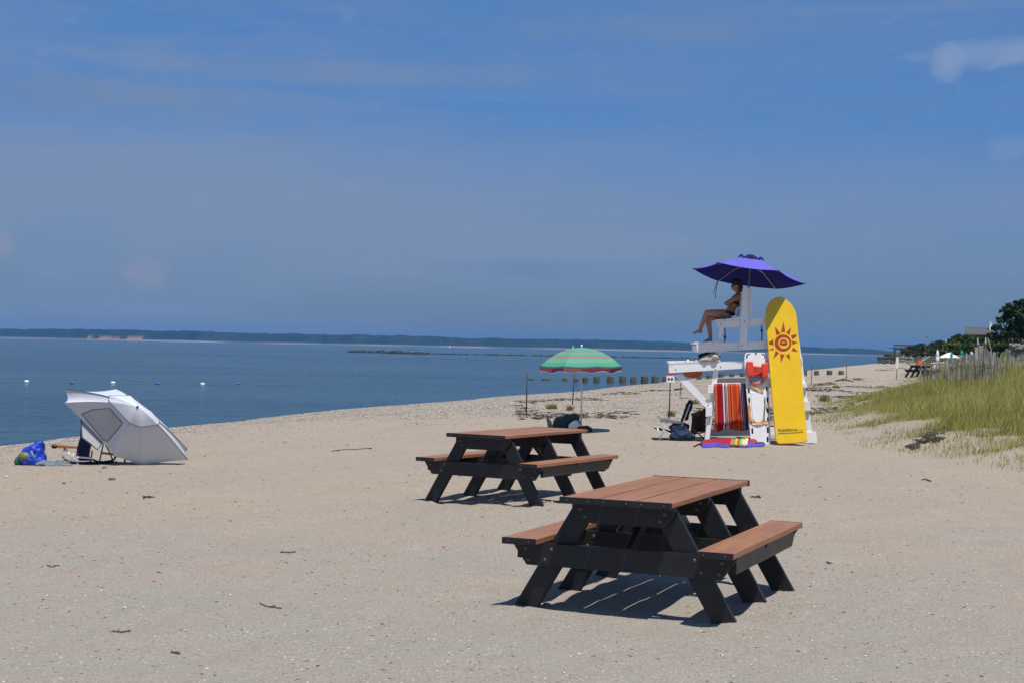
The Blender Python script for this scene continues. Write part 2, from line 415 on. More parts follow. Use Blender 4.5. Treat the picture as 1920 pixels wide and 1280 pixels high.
a = beach.data.attributes.new('bluff', 'FLOAT', 'POINT'); a.data.foreach_set('value', (sm(YY, 175, 225) * sm(dune(XX, YY), .5, 3)).ravel().astype(np.float32))

# ------------------------------------------------------------------ water
m, k, b = newmat('sea')
g = k.n('ShaderNodeNewGeometry'); pos = g.outputs['Position']; sp = k.n('ShaderNodeSeparateXYZ', i_Vector=pos)
mp = k.n('ShaderNodeMapping', i_Vector=pos); mp.inputs['Scale'].default_value = (.55, 1.0, 1); mp.inputs['Rotation'].default_value = (0, 0, .35)
w1 = k.noise(mp.outputs[0], .55, 5, .62, .3); w2 = k.noise(mp.outputs[0], 2.6, 4, .6, .2); w3 = k.noise(mp.outputs[0], .06, 3, .6)
mst = k.n('ShaderNodeMapping', i_Vector=pos); mst.inputs['Scale'].default_value = (.9, .075, 1); mst.inputs['Rotation'].default_value = (0, 0, -.12)
st1 = k.noise(mst.outputs[0], .8, 4, .65, .3)
mst2 = k.n('ShaderNodeMapping', i_Vector=pos); mst2.inputs['Scale'].default_value = (.2, .02, 1); st2 = k.noise(mst2.outputs[0], .5, 3, .6, .3)
mst3 = k.n('ShaderNodeMapping', i_Vector=pos); mst3.inputs['Scale'].default_value = (2.1, .17, 1); mst3.inputs['Rotation'].default_value = (0, 0, .05)
st3 = k.noise(mst3.outputs[0], 1.0, 3, .6, .4)
stk = k.math('ADD', k.math('ADD', k.math('MULTIPLY', k.math('SUBTRACT', st1, .5), 1.5), k.math('MULTIPLY', k.math('SUBTRACT', st3, .5), 4.2)), k.math('MULTIPLY', k.math('SUBTRACT', st2, .5), .8))
hh = k.math('ADD', k.math('MULTIPLY', w1, 1.0), k.math('MULTIPLY', w2, .28))
bp = k.n('ShaderNodeBump', i_Height=hh); k.put(bp.inputs['Strength'], k.math('ADD', k.maprange(w3, .3, .7, .5, .9), k.math('MULTIPLY', stk, .45), clamp=True)); bp.inputs['Distance'].default_value = .5
k.put(b.inputs['Normal'], bp.outputs[0])
mpp = k.n('ShaderNodeMapping', i_Vector=pos); mpp.inputs['Scale'].default_value = (.35, 1, 1)
pat = k.noise(mpp.outputs[0], .018, 4, .6, .4)
cw = k.mix(k.math('ADD', k.maprange(pat, .4, .62), stk), SEA_A, SEA_B)
k.put(b.inputs['Base Color'], cw); k.put(b.inputs['Roughness'], k.math('ADD', .17, k.math('MULTIPLY', stk, .10), clamp=True)); b.inputs['IOR'].default_value = 1.33; k.put(b.inputs['Specular IOR Level'], k.math('MINIMUM', k.math('MAXIMUM', k.math('ADD', .44, k.math('MULTIPLY', stk, .5)), .20), .8))
ys = np.concatenate([np.linspace(-150, 150, 31), np.geomspace(170, 6300, 40)]); xs = np.concatenate([-np.geomspace(5800, 20, 30), np.linspace(-10, 10, 5), np.geomspace(20, 5800, 30)])
X2, Y2 = np.meshgrid(xs, ys); V = np.stack([X2, Y2, np.full_like(X2, WATER)], -1).reshape(-1, 3)
I = np.arange(X2.size).reshape(X2.shape); F = np.stack([I[:-1, :-1], I[:-1, 1:], I[1:, 1:], I[1:, :-1]], -1).reshape(-1, 4)
tag(np_mesh('water', V, F, m), kind='structure')

# ------------------------------------------------------------------ far shore across the bay
YF = 4000.0
xs = np.arange(-2600, 2300, 5.0); rows = np.array([-16, 0, 12, 22, 30, 38, 48, 60, 80, 110, 160, 240, 400.])
pxs = 960 + FPX * xs / YF
hp = np.interp(pxs, [-600, 0, 60, 110, 350, 500, 640, 800, 900, 1100, 1200, 1300, 1500, 1650, 1690, 1760, 2500], [20, 17, 19, 20, 19.5, 18, 20, 19, 17.5, 18.5, 19, 17, 14, 11, 8, 3, 2.5]) * YF / FPX
bl = np.exp(-((pxs - 215) / 62) ** 4)
P = []; C = []
for j, ry in enumerate(rows):
    nz = fbm(xs / 60, xs * 0 + ry / 40, 4, 61) * 9 + fbm(xs / 14, xs * 0 + ry / 14, 3, 71) * 5
    f = sm(ry, 14, 44); z = np.where(ry < 13, WATER - .5 + (ry + 16) * .1, WATER + 1.1 + (hp - 1.1) * f + nz * f)
    P.append(np.stack([xs + fbm(xs / 30, xs * 0 + j, 2, 5) * 8, np.full_like(xs, YF + ry) + fbm(xs / 90, xs * 0, 3, 77) * 60, z], -1))
    n = vn(xs / 20, xs * 0 + ry / 15, 9)[:, None]
    forest = np.array([.012, .023, .016]) * (1 - n) + np.array([.030, .044, .028]) * n
    sand = np.array([.21, .185, .155])
    bluff = np.array([.27, .15, .095]) * (0.5 + .9 * vn(xs / 6, xs * 0 + ry / 3, 4)[:, None])
    c = np.where(ry < 14, sand[None] * (0.5 + .7 * vn(xs / 120, xs * 0, 12)[:, None]), forest)
    isb = (bl * (.35 + .9 * vn(xs / 16, xs * 0 + ry / 8., 14)) > .52) & (ry >= 12) & (ry < 20 + 10 * vn(xs / 25, xs * 0, 33))
    c = np.where(isb[:, None], bluff, c); C.append(np.broadcast_to(c, (len(xs), 3)))
V = np.stack(P).reshape(-1, 3); C = np.stack(C).reshape(-1, 3)
I = np.arange(len(V)).reshape(len(rows), len(xs)); F = np.stack([I[:-1, :-1], I[:-1, 1:], I[1:, 1:], I[1:, :-1]], -1).reshape(-1, 4)
tag(np_mesh('hills', V, F, attr_mat('far_shore', .95, spec=.1), col=C), kind='structure')

# air
m = bpy.data.materials.new('haze'); m.use_nodes = True; m.node_tree.nodes.clear(); k = NT(m.node_tree)
pv = k.n('ShaderNodeVolumePrincipled'); pv.inputs['Color'].default_value = HAZE_C; pv.inputs['Density'].default_value = HAZE_D; pv.inputs['Anisotropy'].default_value = 0.0
out = k.n('ShaderNodeOutputMaterial'); m.node_tree.links.new(pv.outputs[0], out.inputs['Volume'])
hz = MB().box((0, 3100, 28), 12400, 6800, 64).build('haze', m); tag(hz, kind='stuff')
# ------------------------------------------------------------------ picnic tables
BROWN = mat('brown_board', (.305, .136, .066, 1), .5, .2, 3, .35, 40, (14, .6, 14), .35, dirt=(.36, .22, .15, 1), dirt_amt=.45)
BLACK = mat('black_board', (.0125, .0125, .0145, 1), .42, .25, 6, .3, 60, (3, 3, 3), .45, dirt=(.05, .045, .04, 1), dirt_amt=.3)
STEEL = mat('bolt_steel', (.12, .12, .115, 1), .5, .1, 30, 0, metal=.8)
tW, tL, tH, bi, bo, bH, wf, ins = .752, 1.95, .752, .535, .774, .466, .753, .192
tbl = thing('picnic_table', 'nearest picnic table with three reddish brown top boards and black frame', 'picnic table', (0, 0, 0), 'brown and black picnic tables on the sand')
def bolt(parent, x, y, z, r=.013):
    m = MB(); c = Vector((x, y, z)); n = 10
    m.tube([c + Vector((0, .004, 0)), c + Vector((0, -.003, 0)), c + Vector((0, -.007, 0))], [r, r, r * .55], n)
    m.build('bolt', STEEL, parent, smooth=False)
m = MB(); w3 = tW / 3
for i in range(3): m.box((-tW / 2 + w3 * (i + .5), 0, tH - .02), w3 - .015, tL - .026, .034)
top = m.build('tabletop', BROWN, tbl, bevel=.004)
for sgn in (-1, 1):
    e = MB().box((0, sgn * (tL / 2 - .0065), tH - .0215), tW, .013, .043).build('end_trim', BLACK, tbl, bevel=.003)
    if sgn < 0:
        for i in range(3):
            for q in (-1, 1): bolt(e, -tW / 2 + w3 * (i + .5) + q * .075, -tL / 2, tH - .022, .006)
for sd_ in (-1, 1):
    xm = sd_ * (bi + bo) / 2
    b_ = MB().box((xm, .0, bH - .02), bo - bi, tL - .026, .038).build('bench_seat', BROWN, tbl, bevel=.004)
    for sgn in (-1, 1):
        e = MB().box((xm, sgn * (tL / 2 - .0065), bH - .0215), bo - bi, .013, .043).build('end_trim', BLACK, b_, bevel=.003)
        if sgn < 0:
            for q in (-1, 1): bolt(b_, xm + q * .07, -tL / 2, bH - .022, .006)
    # skirt board under the bench
    x0 = sd_ * (bo - .03)
    yA = tL / 2 - ins + .03
    m = MB(); m.prism([(x0, -yA + .035, bH - .045), (x0, yA + .09, bH - .045), (x0, yA - .03, bH - .155), (x0, -yA + .035, bH - .155)], (-sd_ * .035, 0, 0))
    m.build('bench_skirt', BLACK, b_, bevel=.003)
for fi, fy in enumerate((-tL / 2 + ins, 0.02, tL / 2 - ins)):
    # legs
    for sd_ in (-1, 1):
        t0x, t1x, z1 = sd_ * .17, sd_ * .335, .705
        f0x, f1x = sd_ * .588, sd_ * wf
        m = MB(); m.prism([(t0x, fy, z1), (t1x, fy, z1), (f1x + sd_ * .055, fy, -.09), (f0x + sd_ * .055, fy, -.09)], (0, .042, 0))
        m.build('leg', BLACK, tbl, bevel=.004)
    yf = fy - .041 if fi < 2 else fy + .043
    m = MB(); m.prism([(-.345, yf, .707), (.345, yf, .707), (.345, yf, .64), (.28, yf, .575), (-.28, yf, .575), (-.345, yf, .64)], (0, .039, 0))
    cl = m.build('top_cleat', BLACK, tbl, bevel=.003)
    m = MB(); m.prism([(-bo + .005, yf, .424), (bo - .005, yf, .424), (bo - .115, yf, .275), (-bo + .115, yf, .275)], (0, .039, 0))
    sp_ = m.build('bench_support', BLACK, tbl, bevel=.003)
    for q in (-1, 1):
        bolt(cl, q * .285, yf, .665); bolt(cl, q * .255, yf, .62)
        bolt(sp_, q * .485, yf, .385); bolt(sp_, q * .53, yf, .315)
        bolt(sp_, q * .665, yf, .385); bolt(sp_, q * .645, yf, .31)
for a_, b_ in ((-tL / 2 + ins + .045, -.16), (tL / 2 - ins - .045, .20)):
    MB().beam((0, a_, .33), (0, b_, .69), .04, .09, (1, 0, 0)).build('diagonal_brace', BLACK, tbl, bevel=.003)
def put_table(o, x, y, th, dz=0, tilt=0):
    o.location = (x, y, gz(x, y) + dz); o.rotation_euler = (tilt, 0, th - math.pi / 2)
tb2 = copy_tree(tbl); tb3 = copy_tree(tbl)
put_table(tbl, 1.0546, 10.345, 1.1637, .0)
put_table(tb2, .1132, 17.10, 1.0402, .0)
tb2['label'] = 'second picnic table farther back, between near table and striped beach umbrella'
p = gnd(1722, 706); put_table(tb3, p.x + .4, p.y + .9, .85)
tb3['label'] = 'small distant picnic table partly hidden behind left end of picket fence'
for i, o in enumerate((tbl, tb2)): o.location.z = (0.0, 0.0)[i] - .0

# ------------------------------------------------------------------ lifeguard stand, traced on its own plane and given real depth
SA = math.radians(4.0)
SW = Vector((math.sin(SA), math.cos(SA), 0))     # depth direction of the stand
SO = Vector((4.5, 28.4, 0))
def pt(x, y, t=0.0):
    d = ray(x, y); k = ((SO + SW * t) - CP).dot(SW) / d.dot(SW)
    return CP + d * k
def pz(zx, zy, t=0.0): return pt(1220 + zx / 3.2, 460 + zy / 3.2, t)      # enlarged-view coordinates
def slab(poly, t0, t1, z=False):
    f = pz if z else pt
    m = MB(); m.prism([f(x, y, t0) for x, y in poly], SW * (t1 - t0)); return m
WHITE = mat('white_paint', (.86, .86, .85, 1), .5, .03, 5, .25, 45, (1, 1, 1), .4, dirt=(.50, .45, .39, 1), dirt_amt=.34)
D = 1.15                                        # width of the stand
base = gnd(1425, 826)
std = thing('lifeguard_stand', 'tall white wooden lifeguard stand with stepped platforms and leaning legs', 'lifeguard stand', (base.x, base.y, base.z))
for t in (0, D):
    slab([(1320.0, 834), (1329.0, 834), (1346.5, 700), (1357, 603), (1350.3, 603), (1336.5, 700)], t, t + .06).build('leg', WHITE, std, bevel=.006)
    slab([(1516, 832), (1526, 832), (1503.5, 672), (1491, 588), (1481.5, 588), (1494, 672)], t, t + .06).build('leg', WHITE, std, bevel=.006)
    o = -.055 if t == 0 else .065
    # side beams of lower platform, footrest and seat
    slab([(1253.4, 682.8), (1504, 670.5), (1504, 684), (1254.2, 699)], t + o, t + o + .05).build('platform_beam', WHITE, std, bevel=.005)
    slab([(1305.5, 645), (1494, 636), (1494, 650.3), (1306.5, 660.8)], t + o, t + o + .05).build('footrest_beam', WHITE, std, bevel=.005)
    slab([(1344.5, 602.6), (1492, 590.8), (1492, 606), (1344.5, 615.3)], t + o, t + o + .05).build('seat_beam', WHITE, std, bevel=.005)
    o2 = -.112 if t == 0 else .12
    slab([(1392.6, 541), (1404.6, 540), (1400, 654.5), (1386, 655.5)], t + o2, t + o2 + .055).build('back_post', WHITE, std, bevel=.005)
    slab([(1264, 702), (1279.5, 701), (1330.5, 753), (1323, 763.5)], t + .003, t + .058).build('diagonal_brace', WHITE, std, bevel=.005)
slab([(1404.9, 543), (1412, 543.5), (1408, 591), (1402.9, 591)], -.06, -.01).build('back_stud', WHITE, std, bevel=.005)
# decks: boards running across from frame to frame
m = MB()
n = 6; x0, x1 = 1253.2, 1352
for i in range(n):
    a = x0 + (x1 - x0) * i / n; b = x0 + (x1 - x0) * (i + 1) / n - 1.1
    ya = 682.4 - (a - 1253.4) * .049; yb = 682.4 - (b - 1253.4) * .049
    m.prism([pt(a, ya, -.06), pt(b, yb, -.06), pt(b, yb - 4.3, -.06), pt(a, ya - 4.3, -.06)], SW * (D + .12))
m.build('platform_deck', WHITE, std, bevel=.004)
m = MB()
for a, b in ((1300, 1318), (1319, 1337), (1338, 1349)):
    ya = 644.9 - (a - 1305.5) * .048; yb = 644.9 - (b - 1305.5) * .048
    m.prism([pt(a, ya, -.06), pt(b, yb, -.06), pt(b, yb - 3.4, -.06), pt(a, ya - 3.4, -.06)], SW * (D + .12))
m.build('footrest_deck', WHITE, std, bevel=.004)
m = MB()
for a, b in ((1341, 1358), (1359, 1374), (1375, 1391)):
    ya = 602.4 - (a - 1344.5) * .08; yb = 602.4 - (b - 1344.5) * .08
    m.prism([pt(a, ya, -.06), pt(b, yb, -.06), pt(b, yb - 3.4, -.06), pt(a, ya - 3.4, -.06)], SW * (D + .12))
m.build('seat', WHITE, std, bevel=.004)
m = MB()
for (xa, ya), (xb, yb) in (((1387.4, 592), (1389, 578)), ((1389.2, 576), (1390.8, 562)), ((1391, 560), (1392.6, 546))):
    m.prism([pt(xa, ya, -.05), pt(xb, yb, -.05), pt(xb + 3.5, yb, -.05), pt(xa + 3.5, ya, -.05)], SW * (D + .1))
m.build('backrest', WHITE, std, bevel=.004)
m = MB(); m.prism([pt(1303, 647, -.005), pt(1305.2, 647, -.005), pt(1305.9, 660, -.005), pt(1303.8, 660, -.005)], SW * (D + .01)); m.build('footrest_fascia', WHITE, std, bevel=.003)
# climbing rungs whose ends stick out, and rear cross boards
for poly in ([(1327.6, 721), (1338.2, 721), (1337.5, 736.6), (1326.6, 736.6)], [(1323.6, 762.5), (1336.4, 761), (1335, 779), (1323, 780.5)]):
    slab(poly, -.062, -.004).build('rung', WHITE, std, bevel=.004)
for poly in ([(1501, 669), (1504.5, 669), (1505.5, 682), (1502.5, 682)], [(1500.5, 717), (1513, 718), (1514, 725.6), (1501.5, 726)], [(1506, 750.5), (1518.6, 752), (1519.8, 769.5), (1508, 770)]):
    slab(poly, -.112 if poly[0][1] < 700 else -.062, -.004 if poly[0][1] > 700 else -.058).build('rung', WHITE, std, bevel=.004)
slab([(1337, 709), (1500, 706), (1501, 719), (1336, 722)], D - .065, D - .002).build('cross_board', WHITE, std, bevel=.004)
slab([(1327, 803), (1512, 800), (1514, 814), (1326, 817)], D - .065, D - .002).build('cross_board', WHITE, std, bevel=.004)
slab([(1338, 717.6), (1500, 715.5), (1500, 726), (1337, 728)], -.06, -.002).build('towel_rail', WHITE, std, bevel=.004)
slab([(1511.5, 809), (1530, 808.5), (1533, 830), (1513, 830)], -.03, -.002).build('foot_block', WHITE, std, bevel=.006)
# bolts on the boards we face
for x, y in ((1351, 687.5), (1342, 692), (1391, 648), (1396, 603), (1352, 608), (1490, 598), (1327, 770), (1267, 692)):
    c = pt(x, y, -.055 if x not in (1391, 1396) else -.112); MB().tube([c, c - SW * .006], .012, 8).build('bolt', STEEL, std)

# ------------------------------------------------------------------ yellow rescue board
YEL = mat('yellow_gelcoat', (.80, .50, .008, 1), .3, .05, 2, .03, 30, spec=.5, dirt=(.62, .38, .03, 1), dirt_amt=.5)
RED = mat('red_decal', (.36, .035, .018, 1), .4, .06, 8, 0)
DK = mat('black_decal', (.02, .015, .008, 1), .5, .05, 8, 0)
TB, TT, YB, YT = -.66, -.07, 832.0, 556.0
def tb(y): return TB + (TT - TB) * (YB - y) / (YB - YT)
def bp_(x, y, dt=0.0): return pt(x, y, tb(y) + dt)
def b8(zx, zy, dt=0.0): return bp_(1380 + zx / 4.265, 540 + zy / 4.265, dt)
outl = [(345, 71), (318, 76), (292, 89), (268, 113), (250, 146), (240, 186), (238, 240), (241, 300), (249, 390), (268, 640), (300, 1000), (317, 1190), (321, 1216), (330, 1234), (350, 1243), (450, 1239), (540, 1229), (558, 1221), (567, 1200), (568, 1170), (558, 1050), (524, 650), (496, 340), (485, 222), (475, 186), (459, 152), (434, 120), (403, 93), (375, 77)]
c = gnd(1483, 830)
brd = thing('rescue_board', 'tall yellow rescue paddleboard with red sun emblem leaning against lifeguard stand', 'paddleboard', (c.x, c.y, c.z))
m = MB(); P = [b8(x, y) for x, y in outl]
m.prism(P, Vector((SW.x * .085, SW.y * .085, -.01))); m.build('board_hull', YEL, brd, smooth=False, bevel=.022, seg=4)
ex, ey = 378, 440
m = MB(); dz_ = -.004
rays = [[(380, 268), (394, 353), (376, 349), (360, 357)], [(312, 310), (356, 366), (340, 370), (322, 379)], [(440, 312), (429, 379), (418, 366), (401, 361)], [(487, 367), (479, 390), (452, 409), (439, 380)], [(492, 432), (449, 453), (452, 436), (445, 420)], [(496, 506), (444, 500), (451, 488), (456, 470)], [(432, 573), (397, 534), (413, 532), (428, 519)], [(360, 592), (354, 522), (370, 529), (389, 526)], [(299, 562), (319, 494), (330, 508), (346, 515)], [(264, 493), (303, 474), (299, 484), (301, 492)], [(261, 433), (301, 409), (297, 432), (300, 455), (268, 447)]]
for r_ in rays: m.prism([b8(x, y, dz_) for x, y in r_], SW * .003)
def annul(cx, cy, ro, ri, dx=0, dy=0, a0=0, a1=360, sx=1.0):
    n = 40; A = [math.radians(a0 + (a1 - a0) * i / n) for i in range(n + 1)]
    for i in range(n):
        q = [(cx + ro * sx * math.cos(A[i]), cy + ro * math.sin(A[i])), (cx + ro * sx * math.cos(A[i + 1]), cy + ro * math.sin(A[i + 1])), (cx + dx + ri * sx * math.cos(A[i + 1]), cy + dy + ri * math.sin(A[i + 1])), (cx + dx + ri * sx * math.cos(A[i]), cy + dy + ri * math.sin(A[i]))]
        m.add([b8(x, y, dz_) for x, y in q], [(0, 1, 2, 3)])
annul(376, 438, 66, 44, 7, 0, 0, 360, 1.02)
annul(380, 440, 31, 15, 0, 0, 150, 395, 1.0)
annul(381, 448, 12, 2, 0, 0, 0, 360, 1.5)
m.build('sun_emblem', RED, brd)
def text_mesh(txt, name, mt, parent, origin, right, up, size, ext=.0015):
    cu = bpy.data.curves.new(name, 'FONT'); cu.body = txt; cu.size = 1.0; cu.extrude = 0.0
    to = bpy.data.objects.new(name + '_curve', cu); COL.objects.link(to); dg = bpy.context.evaluated_depsgraph_get()
    me = bpy.data.meshes.new_from_object(to.evaluated_get(dg)); bpy.data.objects.remove(to); bpy.data.curves.remove(cu)
    xs = [v.co.x for v in me.vertices]; w = max(xs) - min(xs); mn = min(xs)
    m = MB(); m.add([origin + right * ((v.co.x - mn) / w) + up * (v.co.y * size) for v in me.vertices], [tuple(p.vertices) for p in me.polygons])
    bpy.data.meshes.remove(me); return m.build(name, mt, parent)
o_, r_ = b8(338, 1146, -.006), b8(494, 1136, -.006); upv = (b8(338, 1100, -.006) - o_).normalized()
text_mesh('Paddlebuoy', 'board_lettering', DK, brd, o_, r_ - o_, upv, .083)
o_, r_ = b8(497, 1138, -.006), b8(532, 1136, -.006)
text_mesh('.com', 'board_lettering', DK, brd, o_, r_ - o_, upv, .04)
m = MB(); rg = random.Random(3); x = 335
while x < 536:
    w_ = rg.uniform(5, 13); m.prism([b8(x, 1163 - (x - 335) * .055, -.004), b8(x + w_, 1163 - (x + w_ - 335) * .055, -.004), b8(x + w_, 1157.5 - (x + w_ - 335) * .055, -.004), b8(x, 1157.5 - (x - 335) * .055, -.004)], SW * .002); x += w_ + 2.5
m.build('fine_print', DK, brd)

# ------------------------------------------------------------------ white spine board with red head block
def z2(x, y): return (1220 + x / 6.735, 660 + y / 6.735)
TB2, TT2 = -.42, -.16
def s2(zx, zy, dt=0.0):
    x, y = z2(zx, zy); t = TB2 + (TT2 - TB2) * (832 - y) / (832 - 660.0); return pt(x, y, t + dt)
PLW = mat('white_plastic', (.80, .80, .78, 1), .35, .04, 6, 0, spec=.5)
ORG = mat('orange_strap', (.75, .30, .06, 1), .7, .2, 25, .3, 200)
c = gnd(1428, 830)
spb = thing('spine_board', 'white plastic rescue backboard with hand holes propped against lifeguard stand', 'backboard', (c.x, c.y, c.z))
outer = [(1204, 12), (1190, 30), (1184, 70), (1190, 260), (1208, 480), (1228, 700), (1248, 920), (1263, 1090), (1275, 1150), (1500, 1165), (1513, 1150), (1512, 1000), (1505, 760), (1494, 480), (1482, 240), (1472, 60), (1466, 22), (1450, 6), (1345, 4), (1338, 30), (1326, 42), (1316, 30), (1310, 4), (1222, 2)]
def rr(cx, cy, w, h, sk=0):
    P = []
    for i in range(12):
        a = 2 * math.pi * i / 12; ux, uy = math.cos(a), math.sin(a)
        P.append((cx + w * math.copysign(abs(ux) ** .55, ux) + sk * uy, cy + h * math.copysign(abs(uy) ** .55, uy)))
    return P
holes = [rr(1239, 482, 12, 38, 3), rr(1244, 602, 12, 36, 3), rr(1272, 860, 11, 34, 3), rr(1284, 990, 12, 40, 3), rr(1466, 455, 13, 30, 2), rr(1474, 600, 12, 34, 2), rr(1480, 735, 13, 36, 2), rr(1480, 850, 12, 34, 2), rr(1480, 980, 14, 40, 2), rr(1478, 1100, 13, 38, 2)]
def lhole(sx, x0):
    return [(x0, 78), (x0, 42), (x0 + sx * 22, 18), (x0 + sx * 58, 14), (x0 + sx * 62, 26), (x0 + sx * 34, 36), (x0 + sx * 24, 50), (x0 + sx * 22, 78)]
holes += [lhole(1, 1202), lhole(-1, 1456)]
m = MB(); m.plate([s2(*q) for q in outer], [[s2(*q) for q in h] for h in holes], SW * .045); m.build('board_panel', PLW, spb)
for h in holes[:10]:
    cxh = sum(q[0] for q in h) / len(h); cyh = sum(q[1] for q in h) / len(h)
    m = MB(); m.prism([s2(cxh + (q[0] - cxh) * 1.25, cyh + (q[1] - cyh) * 1.15, .048) for q in h], SW * .008); m.build('hole_shade', BLACK, spb)  # black plates added behind the hand holes to paint the shade seen through
m = MB(); Pc = [s2(x, y, -.012) for x, y in ((1262, 500), (1440, 500), (1452, 640), (1424, 840), (1390, 880), (1320, 880), (1290, 830), (1270, 640))]
m.prism(Pc, SW * .014); m.build('centre_panel', PLW, spb, bevel=.008)
def strap(pts, wd, dt=-.02):
    m = MB(); L = []; R = []
    for i, (x, y) in enumerate(pts):
        a = pts[max(i - 1, 0)]; b = pts[min(i + 1, len(pts) - 1)]; dx_, dy_ = b[0] - a[0], b[1] - a[1]; l = math.hypot(dx_, dy_); nx, ny = -dy_ / l * wd, dx_ / l * wd
        w = .006 * math.sin(i * 2.1); L.append(s2(x + nx, y + ny, dt + w)); R.append(s2(x - nx, y - ny, dt - w))
    m.grid([L, R]); return m
strap([(1240, 405), (1285, 425), (1340, 455), (1390, 480), (1425, 500)], 13, -.03).build('strap', ORG, spb, solid=.004)
strap([(1243, 640), (1248, 700), (1254, 780), (1264, 850), (1300, 885), (1350, 890), (1400, 885), (1440, 870), (1484, 880)], 14, -.03).build('strap', ORG, spb, solid=.004)
strap([(1490, 640), (1470, 655), (1478, 690), (1488, 700)], 12, -.03).build('strap', ORG, spb, solid=.004)
strap([(1442, 560), (1446, 640), (1437, 740), (1432, 860)], 5, -.035).build('buckle_strap', mat('dark_webbing', (.03, .03, .035, 1), .8, .2, 20, .2), spb, solid=.005)
REDF = mat('red_foam', (.66, .05, .02, 1), .5, .15, 10, .3, 30)
hb = thing('head_block', 'red orange foam head immobilizer strapped to top of white backboard', 'head block', tuple(s2(1340, 230)))
m = MB()
for poly, dp in (([(1208, 112), (1285, 118), (1300, 305), (1206, 292)], .12), ([(1400, 138), (1480, 132), (1478, 305), (1402, 322)], .12), ([(1282, 165), (1402, 178), (1404, 300), (1296, 296)], .05)):
    m.prism([s2(x, y, -.006) for x, y in poly], -SW * dp)
m.build('foam_block', REDF, hb, bevel=.015)
m = MB(); m.grid([[s2(x, y, -.135 + .05 * abs(x - 1340) / 130) for x in range(1210, 1476, 30)] for y in (190, 250)]); m.build('forehead_strap', mat('red_webbing', (.50, .03, .02, 1), .7, .2, 20, .2), hb, solid=.006)
m = MB(); m.prism([s2(x, y, -.008) for x, y in ((1232, 312), (1445, 318), (1428, 370), (1390, 402), (1290, 398), (1250, 360))], -SW * .03); m.build('base_pad', mat('grey_foam', (.33, .33, .36, 1), .6, .1, 8, .1), hb, bevel=.008)
m = MB(); m.grid([[s2(x, 352 + 40 * math.sin((x - 1250) / 185 * math.pi) + dy_, -.05) for x in range(1250, 1436, 18)] for dy_ in (0, 18)]); m.build('chin_strap', REDF, hb, solid=.006)

# ------------------------------------------------------------------ towel over the rail
def stripe_mat(name, stops, rough=.9):
    m, k, b = newmat(name); uv = k.n('ShaderNodeUVMap'); s_ = k.n('ShaderNodeSeparateXYZ', i_Vector=uv.outputs[0])
    tc_ = k.n('ShaderNodeTexCoord'); nz = k.noise(tc_.outputs['Object'], 90, 3, .6)
    u_ = k.math('ADD', s_.outputs[0], k.math('MULTIPLY', k.math('SUBTRACT', nz, .5), .006))
    cc = k.ramp(u_, stops, 'CONSTANT'); cc = k.mix(.3, cc, k.mix(k.maprange(nz, .3, .7), (.25, .25, .25, 1), (.75, .75, .75, 1)), 'OVERLAY')
    k.put(b.inputs['Base Color'], cc); b.inputs['Roughness'].default_value = rough; b.inputs['Specular IOR Level'].default_value = .1
    bp = k.n('ShaderNodeBump', i_Height=nz); bp.inputs['Strength'].default_value = .5; bp.inputs['Distance'].default_value = .01; k.put(b.inputs['Normal'], bp.outputs[0])
    return m
O1 = (.75, .13, .03); R1 = (.32, .012, .025); Wt = (.75, .70, .70); Pu = (.07, .02, .09); O2 = (.62, .07, .025); DR = (.16, .02, .02)
TOW = stripe_mat('striped_towel', [(0, O1), (.075, R1), (.265, Wt), (.305, Pu), (.345, Wt), (.36, Pu), (.385, Wt), (.41, O2), (.44, O1), (.5, DR), (.525, O1), (.585, DR), (.60, O2), (.645, DR), (.66, O2), (.70, O1), (.76, O2), (.815, Wt), (.835, Pu), (.865, Wt), (.885, Pu), (.915, Wt), (.925, Pu), (.955, (.15, .06, .12)), (.97, Pu)])
tw = thing('beach_towel', 'red orange and white striped beach towel hanging over stand rail', 'towel', tuple(pt(1368, 720, -.1)))
def cloth(x0t, x1t, yt, x0b, x1b, yb, t, amp, n=40, mrows=16, ph=0.0):
    P = []
    for j in range(mrows + 1):
        v = j / mrows; row = []
        for i in range(n + 1):
            u = i / n; x = (x0t + (x1t - x0t) * u) * (1 - v) + (x0b + (x1b - x0b) * u) * v; y = yt + (yb - yt) * v - 4 * v * u + 2.2 * math.sin(u * 7 + ph) * v
            row.append(pt(x, y, t + amp * v * math.sin(u * 19 + ph + 1.5 * v) + .02 * math.sin(u * 5 + ph) * v))
        P.append(row)
    return P
P = cloth(1339.4, 1397.5, 719.6, 1341.5, 1402.5, 794, -.085, .022)
P = [[p + SW * .16 + Vector((0, 0, -.02)) for p in P[0]], [p + SW * .1 + Vector((0, 0, .012)) for p in P[0]], [p + SW * .03 + Vector((0, 0, .012)) for p in P[0]]] + P
MB().grid(P).build('front_fold', TOW, tw, smooth=True, solid=.006)
P = cloth(1342, 1399, 719.0, 1339.5, 1404, 808, .075, .03, ph=2.0)
MB().grid(P).build('back_fold', TOW, tw, smooth=True, solid=.006)
